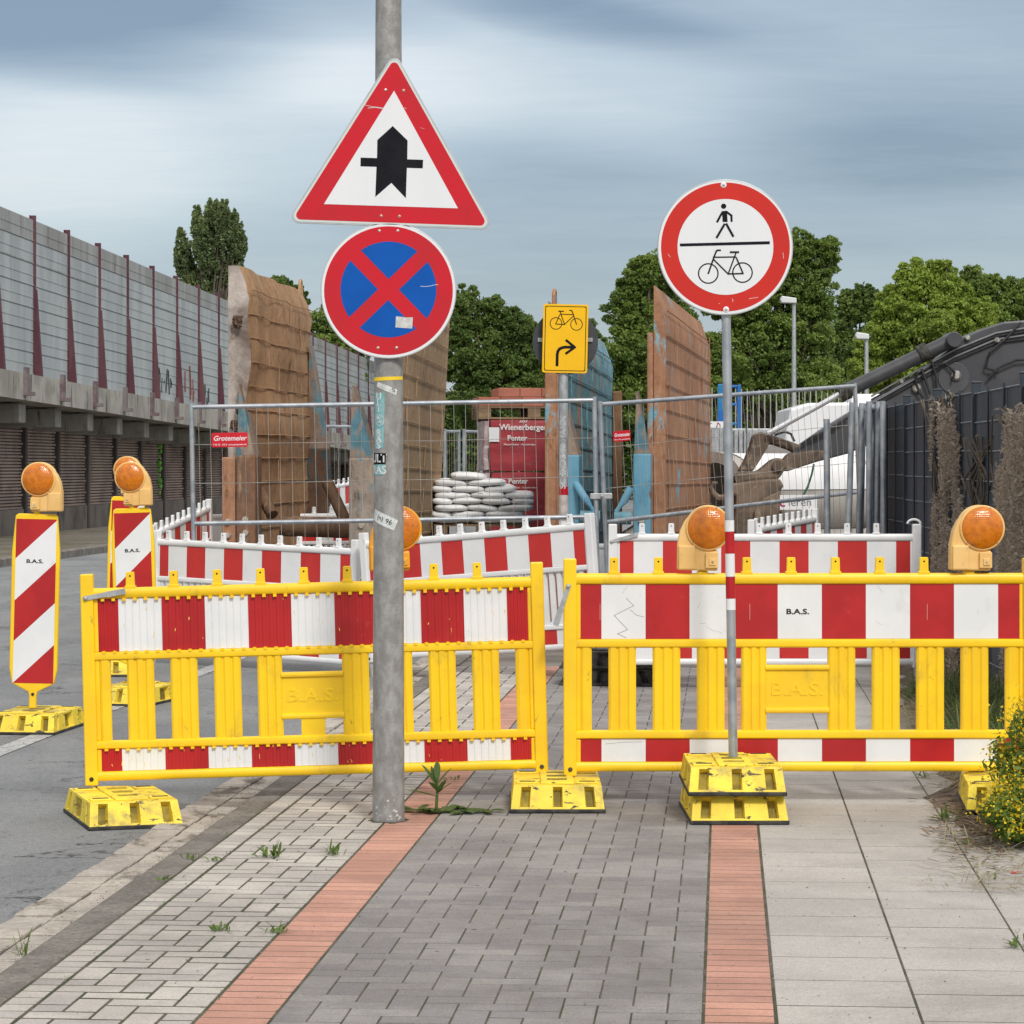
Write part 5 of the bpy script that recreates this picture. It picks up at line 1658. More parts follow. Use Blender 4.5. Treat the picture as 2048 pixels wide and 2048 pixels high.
# ================================================================ things on the building site
FILM = pm('dark_red_film', (.40, .045, .055), .38, c2=(.32, .034, .044), scale=3, stretch=(1, 1, 4), bump=.5, bscale=9, spec=.6,
          dirt_shade=((.36, .10, .11), 3.2, .60, .72, (1, 1, 5)))
CLEAR = pm('milky_film', (.52, .42, .42), .4, c2=(.36, .25, .25), scale=6, bump=.5, bscale=12, spec=.6, dirt_shade=((.66, .62, .62), 7, .5, .65, (1, 1, 2)))
BRK = pm('stacked_red_brick', (.44, .16, .11), .85, c2=(.36, .13, .085), scale=5, island=.12)
WOOD = pm('pallet_wood', (.30, .21, .12), .85, c2=(.20, .13, .08), scale=8, stretch=(.3, 1, 1), bump=.3)
WTX = pm('white_print', (.74, .72, .72), .5)
def pallet_mesh(L=1.2, Wd=.8, z=0.0):
    b = MB()
    for k in range(5):
        y = k * (Wd - .1) / 4
        b.box(0, L, y, y + .1, z + .122, z + .144)
    for x in (0, L / 2 - .07, L - .14):
        for y in (0, Wd / 2 - .05, Wd - .1):
            b.box(x, x + .14, y, y + .1, z + .022, z + .120)
    for y in (0, Wd / 2 - .05, Wd - .1):
        b.box(0, L, y, y + .1, z, z + .020)
    return b
def crumple(b, x0, x1, y0, y1, z0, z1, n=10, amp=.012, seed=0, mi=0):
    """shrink-wrapped block: box with dented faces"""
    def P(u, v, w_):
        p = Vector((x0 + (x1 - x0) * u, y0 + (y1 - y0) * v, z0 + (z1 - z0) * w_))
        q = Vector((p.x * 3 + seed, p.y * 3, p.z * 7))
        c_ = Vector((u - .5, v - .5, w_ - .5))
        rr = max(abs(c_.x), abs(c_.y), abs(c_.z))
        pull = 1 - .05 * max(0, (abs(c_.x) + abs(c_.z) + abs(c_.y)) - .9)
        p2 = Vector(((x0 + x1) / 2 + (p.x - (x0 + x1) / 2) * pull, (y0 + y1) / 2 + (p.y - (y0 + y1) / 2) * pull, p.z))
        return p2 + noise.noise_vector(q) * amp
    for ax in range(3):
        for side in (0, 1):
            o = len(b.v)
            for i in range(n + 1):
                for j in range(n + 1):
                    uv = [i / n, j / n]; c_ = uv[:]; c_.insert(ax, side)
                    b.v.append(tuple(P(*c_)))
            for i in range(n):
                for j in range(n):
                    q = (o + i * (n + 1) + j, o + (i + 1) * (n + 1) + j, o + (i + 1) * (n + 1) + j + 1, o + i * (n + 1) + j + 1)
                    b.f.append(q if (side == 1) ^ (ax == 1) else q[::-1]); b.mi.append(mi)
DB_ = 31.0
kb = DB_ / F
xw = W(975, 0, DB_).x
yaw_b = R(6)
def brick_pack(label, z0, z1, texts, loc, paper=False, group='packs of bricks wrapped in red film'):
    t = thing('brick_pack', label, 'brick pack', loc, (0, 0, yaw_b), group)
    b = MB(); crumple(b, .02, 1.18, .0, .9, z0 + .012, z1, 14, .012, z0 * 9); b.build('film_wrap', FILM, t, smooth=True)
    b = MB(); crumple(b, -.035, .02, .02, .88, z0 + .02, z1 - .004, 10, .02, z0 * 5 + 2); b.build('film_fold', CLEAR, t, smooth=True)
    if z0 == 0: pallet_mesh(1.2, .9, -.13).build('pallet', WOOD, t)
    for (s_, sz, x, z, bo) in texts:
        text_part(s_, sz, WTX, t, x, -.016, z, bold=bo, depth=.0006)
    if paper:
        b = MB(); b.prism([(.015, z1 - .085), (.13, z1 - .085), (.13, z1 - .245), (.015, z1 - .245)], -.017, -.015); b.build('paper_label', WHIS, t)
        b = MB()
        for k in range(4): b.stroke([(.36 + .022 * k, z1 - .028), (.375 + .022 * k, z1 - .008)], .008, -.016)
        b.build('logo_mark', WTX, t)
    return t
zt = 2.07
brick_pack('upper dark red film-wrapped brick pack with large white lettering, beside the blue plate', 1.49, zt,
           [('Wienerberger', .092, .40, zt - .085, .0022), ('Penter', .082, .33, zt - .205, .0018), ('Pflasterklinker - Ausschreiben', .030, .36, zt - .275, .0002)], (xw, DB_, 0), True)
brick_pack('lower dark red film-wrapped brick pack partly behind the white bags', .745, 1.485,
           [('Penter', .082, .33, 1.485 - .10, .0018), ('Pflasterklinker - Ausschreiben', .030, .36, 1.485 - .17, .0002)], (xw + .01, DB_ - .01, 0))
brick_pack('bottom brick pack of the stack, torn film over cardboard', 0, .74, [], (xw, DB_ + .02, 0))
t = thing('brick_stack', 'loose flat red bricks in two tiers on a pallet on top of the wrapped packs', 'brick stack', (xw - .10, DB_ + .05, zt + .01), (0, 0, yaw_b))
pallet_mesh(1.25, .85, -.0).build('pallet', WOOD, t)
b = MB()
for r_ in range(2):
    xa0 = 0 if r_ == 0 else .22
    for i in range(5 - r_):
        for j in range(4):
            xa = xa0 + i * .245
            b.box(xa + .002, xa + .242, j * .2 + .003, j * .2 + .197, .146 + r_ * .102, .146 + r_ * .102 + .099)
b.build('brick_tier', BRK, t, bevel=.003, seg=1)

# white wrapped load on a pallet
WLOAD = pm('white_wrapping_film', (.95, .95, .96), .35, c2=(.92, .92, .93), scale=2.5, stretch=(1, 1, 4), bump=.2, bscale=12, spec=.6,
           dirt_shade=((.14, .14, .14), 2.2, .60, .64, (.7, .7, 22)), spots=((.66, .68, .70), 4.5, .62, .70, (.6, .6, 9)))  # thin dark streaks paint the shade inside the film folds
D_ = 29.2; kx = D_ / F
xl = W(868, 0, D_).x; xr = W(1062, 0, D_).x
t = thing('bag_pallet', 'pallet load of flat white plastic bags in front of the red brick packs', 'bag pallet', (xl, D_, 0))
pallet_mesh(xr - xl, .9, 0).build('pallet', WOOD, t)
pallet_mesh(xr - xl, .9, .80).build('pallet', WOOD, t)
def topz(u):
    pts = [(0, 1.42), (.10, 1.40), (.18, 1.43), (.36, 1.50), (.50, 1.50), (.62, 1.44), (.72, 1.33), (.86, 1.30), (.95, 1.24), (1, 1.18)]
    return float(np.interp(u, [p[0] for p in pts], [p[1] for p in pts]))
def load_block(z0, ztop, seed, nx=36, nz=26):
    b = MB()
    Lx = xr - xl
    def P(u, v, w_):
        zt_ = ztop(u) - .06 * abs(v - .5) * 2
        z = z0 + (zt_ - z0) * w_
        fold = .007 * math.sin(w_ * 60 + 12 * noise.noise(Vector((u * 3, seed, w_ * 3)))) + .018 * noise.noise(Vector((u * 7, w_ * 26, seed)))
        x = u * Lx; y = v * .9
        ed = 1 if (v in (0, 1) or u in (0, 1)) else 0
        sx = -1 if u == 0 else (1 if u == 1 else 0); sy = -1 if v == 0 else (1 if v == 1 else 0)
        rd = .05 * max(0, w_ - .85) / .15
        return (x + sx * (fold - rd) + noise.noise(Vector((z * 6, seed, u * 2))) * .01, y + sy * (fold - rd), z + .02 * noise.noise(Vector((u * 8, v * 5, w_ * 3 + seed))))
    def grid(f, n, m_, flip=False):
        o = len(b.v)
        for i in range(n + 1):
            for j in range(m_ + 1):
                b.v.append(f(i / n, j / m_))
        for i in range(n):
            for j in range(m_):
                q = (o + i * (m_ + 1) + j, o + (i + 1) * (m_ + 1) + j, o + (i + 1) * (m_ + 1) + j + 1, o + i * (m_ + 1) + j + 1)
                b.f.append(q[::-1] if flip else q); b.mi.append(0)
    grid(lambda a_, c_: P(a_, 0, c_), nx, nz)
    grid(lambda a_, c_: P(a_, 1, c_), nx, nz, True)
    grid(lambda a_, c_: P(0, a_, c_), 12, nz, True)
    grid(lambda a_, c_: P(1, a_, c_), 12, nz)
    grid(lambda a_, c_: P(a_, c_, 1), nx, 12)
    return b
BAGM = pm('white_bag_plastic', (.90, .91, .92), .4, c2=(.84, .85, .86), scale=3, spec=.5, bump=.15, bscale=14,
          dirt_shade=((.30, .31, .33), 7, .63, .68, (.5, .5, 5)), spots=((.72, .73, .74), 5, .55, .7, (1, 1, 2)))
rsb = random.Random(15)
def bag(cx_, cy_, cz_, lx, ly, lz, tilt_, yaw_):
    b = MB(); nu, nv = 20, 10
    M = Matrix.Translation((cx_, cy_, cz_)) @ Euler((tilt_ * .4, tilt_, yaw_)).to_matrix().to_4x4()
    sg_ = lambda v_, e_: math.copysign(abs(v_) ** e_, v_)
    sd_ = rsb.random() * 50
    vs = []
    for i in range(nv + 1):
        ph = -math.pi / 2 + math.pi * i / nv
        for k in range(nu):
            a_ = 2 * math.pi * k / nu
            x_ = lx * sg_(math.cos(ph), .45) * sg_(math.cos(a_), .45); y_ = ly * sg_(math.cos(ph), .45) * sg_(math.sin(a_), .45)
            z_ = lz * sg_(math.sin(ph), .8) * (1 - .25 * (x_ / lx) ** 4)
            v_ = Vector((x_, y_, z_)); v_ += noise.noise_vector(v_ * 9 + Vector((sd_, 0, 0))) * .012
            vs.append(M @ v_)
    fs = [(i * nu + k, i * nu + (k + 1) % nu, (i + 1) * nu + (k + 1) % nu, (i + 1) * nu + k) for i in range(nv) for k in range(nu)]
    b.add(vs, fs); b.build('bag', BAGM, t, smooth=True)
Lx = xr - xl
zl = .985; row = 0
while zl < 1.56:
    x_ = (-.02 if row % 2 else .0) + .005
    k_ = 0
    while x_ < Lx - .08:
        wd_ = rsb.uniform(.30, .40) if not (k_ == 0 and row % 2) else .20
        wd_ = min(wd_, Lx + .02 - x_)
        u_ = (x_ + wd_ / 2) / Lx
        if zl < topz(u_) + .01 and wd_ > .12:
            for yy_ in (.22, .68):
                bag(x_ + wd_ / 2, yy_ + rsb.uniform(-.03, .02), zl + rsb.uniform(-.006, .006), wd_ / 2 + .012, .235, .040, rsb.uniform(-.05, .07), rsb.uniform(-.04, .04))
        x_ += wd_; k_ += 1
    zl += .066; row += 1
load_block(.146, lambda u: .79, 7, 24, 16).build('film_wrap', WLOAD, t, smooth=True)

# ---- excavator arm and bucket
DE = 30.0
class Px(Face):
    pass
E = lambda x, y: ((1380 + .2174 * x - 1700) / F * DE, EYE - (740 + .2174 * y - HY) / F * DE)   # local x, z with origin at pixel column 1700
X3 = lambda x, y: ((1200 + .439 * x - 1700) / F * DE, EYE - (500 + .439 * y - HY) / F * DE)
ex = thing('excavator', 'dark grey excavator whose arm and muddy bucket rest behind the mesh fence', 'excavator', (W(1700, 0, DE).x, DE, 0))
EXD = pm('dark_machine_paint', (.048, .050, .057), .42, c2=(.065, .067, .075), scale=2, spec=.5, dirt_shade=((.10, .095, .09), 3, .56, .75, (1, 1, 1)))
EXB = pm('muddy_bucket_steel', (.20, .15, .11), .8, c2=(.11, .082, .062), scale=3, bump=.8, bscale=14, dirt_shade=((.34, .27, .20), 5, .55, .68, (1, 1, 1)), spots=((.05, .042, .035), 3, .58, .7, (1, 1, 1)))
CHR = pm('chrome_rod', (.80, .82, .84), .18, .75, c2=(.72, .74, .76), scale=8)
HOSE = pm('hydraulic_hose', (.018, .018, .02), .45, c2=(.03, .03, .03), scale=10)
boom = [E(870, 935), E(835, 850), E(1000, 690), E(1200, 550), E(1470, 385), X3(1330, 640), X3(1450, 560), X3(1560, 470), X3(1650, 395), X3(1740, 358), X3(1830, 330), X3(2000, 318), X3(2260, 350), X3(2520, 470),
        X3(2900, 900), X3(2760, 1020), X3(2480, 760), X3(2240, 640), X3(2000, 640), X3(1700, 700), X3(1420, 800), E(1440, 770), E(1280, 812), E(1100, 860)]
b = MB(); b.prism(boom, -.17, .17); b.build('arm', EXD, ex, bevel=.02)
b = MB(); b.prism([E(870, 936), E(832, 850), E(900, 770), E(1090, 740), E(1260, 740), E(1275, 806), E(1100, 862)], -.19, .19); b.build('muddy_arm_tip', EXB, ex, bevel=.02)
def tz(p, y=0.0): return (p[0], y, p[1])
b = MB(); b.tube(tz(X3(1590, 415), -.02), tz(X3(1090, 655), -.02), .078, n=20); o_cyl = b.build('hydraulic_cylinder', EXD, ex, smooth=True); o_cyl.location.y = -.20
b = MB()
for (p0, p1, r) in ((X3(1480, 462), X3(1440, 482), .098), (X3(1120, 640), X3(1080, 660), .094)):
    b2_ = MB(); b2_.tube(tz(p0, -.22), tz(p1, -.22), r, n=20); b2_.build('cylinder_collar', RUB, ex, smooth=True)
b = MB(); b.tube(tz(X3(1085, 657), -.22), tz(E(700, 590), -.22), .030, n=16); b.build('chrome_rod', CHR, ex, smooth=True)
b = MB(); b.tube((X3(1592, 415)[0], -.36, X3(1592, 415)[1]), (X3(1592, 415)[0], .1, X3(1592, 415)[1]), .085, n=20); b.build('pivot_pin', EXD, ex, smooth=True, bevel=.01)
for k, off in enumerate((14, 30, 46, 64)):
    b = MB()
    b.path([tz(X3(1225, 655 + off), -.19), tz(X3(1420, 545 + off), -.19), tz(X3(1600, 445 + off), -.19), tz(X3(1790, 370 + off * .9), -.19), tz(X3(1930, 345 + off), -.19), tz(X3(2100, 350 + off), -.19)], .011, 8)
    b.build('hydraulic_pipe', HOSE if k % 2 else pm('bright_pipe', (.25, .26, .27), .35, .5), ex, smooth=True)
hs = [[X3(1470, 470), X3(1500, 520), X3(1515, 580), X3(1520, 650)], [X3(1430, 560), X3(1425, 610), X3(1440, 650), X3(1470, 690)], [X3(1450, 545), X3(1470, 600), X3(1490, 660)],
      [X3(1900, 335), X3(1840, 400), X3(1760, 470), X3(1740, 540), X3(1800, 560)], [X3(1510, 530), X3(1560, 520), X3(1600, 560), X3(1590, 600)], [X3(1960, 500), X3(1880, 505), X3(1800, 540), X3(1750, 590)],
      [E(760, 600), E(850, 570), E(910, 590), E(940, 660)], [E(1000, 690), E(1100, 620), E(1250, 560), E(1330, 520)], [E(1100, 640), E(1250, 560), E(1430, 440)]]
for h_ in hs:
    b = MB(); b.path([tz(p, -.23) for p in h_], .014, 8); b.build('hose', HOSE, ex, smooth=True)
for c_, r_ in ((X3(1795, 415), .035), (X3(1610, 575), .055), (X3(1660, 405), .03), (X3(1475, 482), .035), (X3(1430, 632), .05), (X3(1360, 600), .03)):
    b = MB(); b.lathe([(r_, 0), (r_, .04), (r_ * .6, .06)], 12, Matrix.Translation((c_[0], -.17, c_[1]))); b.build('hose_coupling', pm('bright_coupling', (.45, .44, .40), .4, .4, c2=(.15, .15, .14), scale=20), ex)
b = MB(); b.lathe([(.17, 0), (.17, .015)], 20, Matrix.Translation((X3(1600, 585)[0], -.17, X3(1600, 585)[1]))); b.build('cover_plate', EXD, ex, bevel=.004)
b = MB(); b.prism([E(575, 600), E(640, 568), E(730, 605), E(715, 690), E(640, 820), E(570, 930), (E(440, 935)), E(500, 830), E(550, 700)], -.16, .16); b.build('bucket_lever', EXB, ex, bevel=.02)
b = MB(); b.path([tz(E(640, 625), -.1), tz(E(760, 650), -.1), tz(E(880, 690), -.1), tz(E(1000, 740), -.1), tz(E(1120, 765), -.1), tz(E(1290, 745), -.1)], [.055, .05, .05, .055, .045, .03], 10); b.build('bucket_link', EXB, ex, smooth=True)
b = MB(); b.prism([E(408, 955), E(520, 935), E(620, 930), E(740, 830), E(800, 805), E(855, 830), E(868, 890), E(840, 950), E(800, 1005), E(640, 1010), E(430, 1045)], -.20, .20); b.build('quick_coupler', EXB, ex, bevel=.03)
b = MB(); b.tube((E(430, 1000)[0], -.25, E(430, 1000)[1]), (E(430, 1000)[0], .25, E(430, 1000)[1]), .04, n=14); b.tube((E(790, 880)[0], -.24, E(790, 880)[1]), (E(790, 880)[0], .24, E(790, 880)[1]), .06, n=16); b.build('coupler_pin', EXB, ex, smooth=True)
b = MB()
shell = [E(330, 1050), E(640, 1005), E(800, 1000), E(835, 1075), E(800, 1100), E(835, 1260), E(850, 1450), E(820, 1640), E(700, 1760), E(520, 1780), E(400, 1650), E(380, 1400), E(400, 1160), E(320, 1110)]
b.prism(shell, -.38, .38); b.build('bucket', EXB, ex, bevel=.03)
b = MB(); b.prism([E(560, 1290), E(640, 1180), E(790, 1110), E(815, 1290), E(810, 1500), E(560, 1480)], -.42, -.385); b.build('bucket_side_plate', EXB, ex, bevel=.012)
b = MB(); b.path([tz(E(330, 1175), -.2), tz(E(250, 1180), -.2), tz(E(200, 1130), -.2), tz(E(180, 1080), -.2), tz(E(195, 1040), -.2), tz(E(240, 1040), -.2)], [.05, .045, .03, .028, .025, .02], 8); b.build('lifting_hook', EXB, ex, smooth=True)
# carrier of the excavator, outside the picture on the right
b = MB(); b.box(2.9, 6.0, -.9, 1.7, 1.15, 2.3); b.box(5.2, 6.3, -.9, 1.7, 1.1, 2.1); b.build('engine_house', EXD, ex, bevel=.08)
b = MB(); b.box(2.6, 4.0, -.9, .1, 1.15, 2.9); b.build('cab', EXD, ex, bevel=.1)
for y in (-1.0, 1.2):
    b = MB(); b.box(2.3, 6.2, y, y + .55, 0, .85); b.build('track', RUB, ex, bevel=.25, seg=4)
b = MB(); b.path([(W(1380 + .2174 * x, 0, 29.5).x, 29.5, EYE - (740 + .2174 * y - HY) / F * 29.5) for x, y in [(1140, 865), (1120, 960), (1085, 1070), (1050, 1140), (1010, 1190), (960, 1255), (900, 1270), (850, 1245)]], .012, 6)
tag(b.build('rope', pm('teal_rope', (.03, .11, .09), .7), None, smooth=True), 'thin teal rope hanging from the excavator arm past the white board', 'rope')

# ---- concrete pipes
def cpipe(label, p0, p1, r, cover=True):
    d = (p1 - p0); L = d.length
    t = thing('concrete_pipe', label, 'concrete pipe', p0, (0, 0, math.atan2(d.y, d.x)), 'concrete pipes')
    n = 40
    b = MB(); vs = []
    prof = [(0, r * 1.06), (.12, r * 1.06), (.16, r), (L, r), (L, r * .80), (0, r * .80)]
    for x, q in prof:
        for k in range(n):
            a_ = 2 * math.pi * k / n; vs.append((x, q * math.cos(a_), q * math.sin(a_)))
    m_ = len(prof)
    fs = [(i * n + k, i * n + (k + 1) % n, ((i + 1) % m_) * n + (k + 1) % n, ((i + 1) % m_) * n + k) for i in range(m_) for k in range(n)]
    b.add(vs, fs); b.build('pipe_body', pm('pale_pipe_concrete', (.46, .44, .41), .85, c2=(.38, .36, .33), scale=2, bump=.2, bscale=30), t, smooth=True)
    if cover:
        b = MB(); vs = []
        for x in (.22, L * .5, L - .1):
            for k in range(21):
                a_ = R(8) + (math.pi - R(16)) * k / 20; vs.append((x, (r + .012) * math.cos(a_), (r + .012) * math.sin(a_)))
        for x in (.22, L * .5, L - .1):
            for k in range(21):
                a_ = R(8) + (math.pi - R(16)) * k / 20; vs.append((x, (r + .004) * math.cos(a_), (r + .004) * math.sin(a_)))
        fs = [(i * 21 + k, i * 21 + k + 1, (i + 1) * 21 + k + 1, (i + 1) * 21 + k) for i in range(2) for k in range(20)]
        fs += [tuple(q + 63 for q in f_[::-1]) for f_ in fs] 
        b.add(vs, fs); b.build('white_cover', pm('white_cover_sheet', (.80, .81, .82), .6, c2=(.74, .75, .76), scale=3, bump=.2, bscale=10), t, smooth=True)
    return t
pA = W(1428, 0, 31.6); pA.z = 1.22; pC = W(1700, 0, 33.2); pC.z = 1.22
cpipe('pale concrete pipe lying across behind the excavator bucket, its open mouth at the left', pA, pC, .47)
pA2 = pA + Vector((.05, .75, -.82)); pC2 = pC + Vector((.05, .75, -.82)); pA2.z = pC2.z = .40
cpipe('lower concrete pipe carrying the pale pipe, rear one', pA2, pC2, .42, False)
pA3 = pA + Vector((.1, -.30, 0)); pC3 = pC + Vector((.1, -.30, 0)); pA3.z = pC3.z = .40
cpipe('lower concrete pipe carrying the pale pipe, front one', pA3, pC3, .42, False)
pD = W(1560, 0, 34.5); pE = W(1760, 0, 36); pD.z = pE.z = 1.30
cpipe('second white covered concrete pipe behind the excavator arm', pD, pE, .50)
t = thing('notice_board', 'small white board with grey lettering below the excavator arm', 'board', (W(1597, 0, 29.3).x, 29.3, EYE - (1004 - HY) / F * 29.3), (0, R(-.5), 0))
b = MB(); b.box(-.195, .195, 0, .012, -.08, .075); b.build('panel', WHIS, t)
text_part('c', .14, pm('magenta_print', (.35, .01, .10), .5), t, -.17, -.0012, -.005, bold=.003)
text_part('ieren', .12, pm('grey_print', (.16, .17, .19), .5), t, .015, -.0012, -.005)
b = MB(); b.box(-.02, .02, .013, .04, -1.0, .06); b.build('stake', WOOD, t)

# ---- white van behind
DV = 39.0
xv = W(1538, 0, DV).x
van = thing('white_van', 'white van roof showing behind the excavator arm and the chrome rod', 'van', (xv, DV, 0))
VANW = pm('white_car_paint', (.80, .81, .82), .35, c2=(.77, .78, .79), scale=2, coat=.3)
GLS = pm('dark_window_glass', (.02, .025, .03), .08, c2=(.03, .035, .04), scale=2, spec=.6)
b = MB(); b.prism(rounded([(0, .45), (0, 1.15), (.10, 1.28), (.30, 2.36), (.55, 2.44), (5.0, 2.50), (5.1, 2.3), (5.1, .45)], .04, 4), 0, 1.95); b.build('body', VANW, van, bevel=.05)
b = MB(); b.prism(rounded([(1.15, 2.44), (1.3, 2.58), (2.4, 2.58), (2.5, 2.47)], .04, 4), .5, 1.5); b.build('roof_box', VANW, van, bevel=.03)
for x in (.95, 4.1):
    b = MB(); b.lathe([(.33, 0), (.33, .22), (.2, .24)], 24, Matrix.Translation((x, .2, .33))); b.build('wheel', RUB, van, smooth=True)
b = MB(); b.prism(rounded([(.55, 1.35), (.72, 2.05), (1.5, 2.05), (1.5, 1.35)], .04, 3), -.008, .0); b.build('side_window', GLS, van)
# ---- grey concrete blocks, blue frame, white board
for k, (x0, x1, y0, y1, lab) in enumerate(((1421, 1452, 850, 960, 'left pale grey steel panel standing beside the blue frame'), (1454, 1492, 857, 960, 'middle pale grey steel panel behind the slim sign pole'), (1494, 1541, 857, 960, 'right pale grey steel panel next to the white van'))):
    a_ = W(x0, y0, 36 + k * .3); c_ = W(x1, y1, 36 + k * .3)
    t = thing('steel_panel', lab, 'panel', (a_.x, a_.y, 0), group='grey steel panels')
    b = MB(); b.box(0, c_.x - a_.x, 0, .08, 0, a_.z); b.build('sheet', GALV, t, bevel=.01)
    b = MB()
    for q in range(4): b.box((c_.x - a_.x) * (q + .4) / 4, (c_.x - a_.x) * (q + .55) / 4, -.02, 0, .05, a_.z - .03)
    b.build('stiffening_rib', DK if k % 2 else GALV, t)
BLF = pm('bright_blue_paint', (.010, .13, .46), .45, c2=(.012, .20, .40), scale=5, spec=.5)
t = thing('blue_frame', 'bright blue steel ladder frame standing behind the slim sign pole', 'frame', (W(1436, 0, 37.5).x, 37.5, 0))
kf = 37.5 / F
zt = W(0, 768, 37.5).z
b = MB(); b.box(0, 11 * kf, 0, .08, 0, zt); b.build('upright', BLF, t, bevel=.008)
b = MB(); b.box(39 * kf, 46 * kf, 0, .08, 0, zt - .01); b.build('upright', BLF, t, bevel=.008)
for y in (770, 806, 845):
    z = W(0, y, 37.5).z
    b = MB(); b.box(11 * kf, 39 * kf, .015, .06, z - .035, z); b.build('rung', BLF, t, bevel=.006)
p = W(1433, 849, 35.6)
t = thing('arrow_board', 'small white board with a dark red angle mark near the blue frame', 'board', p)
b = MB(); b.box(-.09, .09, 0, .01, -.04, .04); b.build('panel', WHIS, t)
b = MB(); b.stroke([(0, -.03), (.02, .02), (.045, -.005), (.045, -.03)], .012, -.0005); b.build('mark', pm('dark_red_mark', (.25, .02, .03), .5), t)
b = MB(); b.box(-.015, .015, .011, .03, -p.z, 0); b.build('stake', GALV, t)
# ---- tall rod fence in the distance
a_ = W(1424, 0, 47); c_ = W(1760, 0, 49); a_.z = c_.z = 0
t = thing('rod_fence', 'tall fence of thin pale vertical rods in front of the dark trees', 'fence', a_, (0, 0, math.atan2(c_.y - a_.y, c_.x - a_.x)))
L = (c_ - a_).length; zf = W(0, 782, 48).z
b = MB(); x = 0
rs = random.Random(2)
while x < L:
    b.tube((x, 0, 0), (x, 0, zf + rs.uniform(-.02, .03)), .009, n=5); x += .125
b.build('rod', pm('pale_rod', (.40, .42, .38), .5), t)
b = MB()
for z in (.3, 1.2, 2.0): b.tube((0, .012, z), (L, .012, z), .012, n=5)
b.build('cross_rail', GALV, t)
# ---- street lamps
def street_lamp(label, x, ytop, D, hw):
    p_ = W(x, 0, D); p_.z = 0
    t = thing('street_lamp', label, 'street lamp', p_, group='street lamps behind the site')
    z = W(0, ytop, D).z
    b = MB(); b.tube((0, 0, 0), (0, 0, z), .075, .045, n=12); b.build('mast', GALV, t, smooth=True)
    b = MB(); b.prism(rounded([(.05, z - .02), (.05, z + .10), (-hw * .9, z + .15), (-hw, z + .06), (-hw * .9, z - .01)], .02, 3), -.12, .12); b.build('lamp_head', pm('pale_lamp_head', (.62, .65, .66), .4), t, bevel=.02)
street_lamp('nearer street lamp right of the round ban sign, head pointing left', 1588, 605, 66, .33)
street_lamp('farther street lamp in front of the bright green tree', 1733, 677, 66, .27)

# ---- more white barriers inside the site
def wcopy(lab, a_, za, c_, zc, src=None):
    p0 = W(a_[0], 0, a_[1]); p1 = W(c_[0], 0, c_[1]); p0.z = za; p1.z = zc
    o = copy_tree(src or wb2, lab, p0, aim(p0, p1)); o['group'] = 'white barriers inside the building site'
    return o
wcopy('white barrier seen nearly end-on below the excavator bucket', (1508, 22.6), .14, (1634, 24.6), .20)
wcopy('white barrier just left of the long mesh fence, seen obliquely', (312, 25.2), .05, (420, 27.2), .25)
wcopy('white barrier close behind the left end of the long mesh fence', (404, 30), .12, (640, 30.6), .12)
wcopy('far white barrier glimpsed between the two left rusty plates', (655, 40), .35, (735, 41.5), .45)
wcopy('low white barrier in front of the white bags, behind the middle white barrier', (862, 27.2), -.12, (1170, 26.6), -.10)
# ================================================================ weeds, grass, the flowering bush
G1 = leaf_mat('weed_green', (.10, .17, .035), (.14, .22, .05), (.20, .27, .08))
G2 = leaf_mat('dock_leaf', (.08, .14, .04), (.10, .17, .05), (.14, .21, .07))
G3 = leaf_mat('bush_green', (.10, .175, .03), (.14, .235, .04), (.22, .31, .07))
DRY = leaf_mat('dry_grass', (.36, .31, .19), (.28, .24, .14), (.45, .40, .27))
YF = leaf_mat('yellow_petal', (.72, .52, .02), (.80, .60, .02), (.85, .70, .06))
def blade(b, base, az_, length, width, rise, droop, n=5, fold=.15, mi=0):
    """arching pointed leaf"""
    d = Vector((math.cos(az_), math.sin(az_), 0)); s_ = Vector((-math.sin(az_), math.cos(az_), 0))
    vs = []
    for i in range(n + 1):
        t_ = i / n
        c_ = base + d * (length * t_ * math.cos(rise)) + Vector((0, 0, length * (t_ * math.sin(rise) - droop * t_ * t_)))
        c_.z = max(c_.z, base.z + .002)
        w_ = width * math.sin(math.pi * (t_ * .86 + .10)) ** .8 if i < n else width * .05
        vs += [c_ - s_ * w_ / 2 + Vector((0, 0, fold * w_)), c_, c_ + s_ * w_ / 2 + Vector((0, 0, fold * w_))]
    fs = []
    for i in range(n):
        o = i * 3
        fs += [(o, o + 1, o + 4, o + 3), (o + 1, o + 2, o + 5, o + 4)]
    b.add(vs, fs, mi)
def tuft(label, loc, n, h, wd, mat, spread=1.0, name='weed', cat='weed', group='weeds in the paving joints', seed=0, flat=.0):
    rs = random.Random(seed)
    t = thing(name, label, cat, loc, group=group)
    b = MB()
    for _ in range(n):
        blade(b, Vector((rs.gauss(0, .012 * spread), rs.gauss(0, .012 * spread), 0)), rs.uniform(0, 6.283), h * rs.uniform(.5, 1.15), wd * rs.uniform(.6, 1.2), rs.uniform(.35, 1.45) * (1 - flat), rs.uniform(.05, .35))
    b.build('leaves', mat, t)
    return t
def gnd(x, y, z=0.0):
    D = (EYE - z) * F / (y - HY)
    return Vector(((x - 1024) / F * D, D, z))
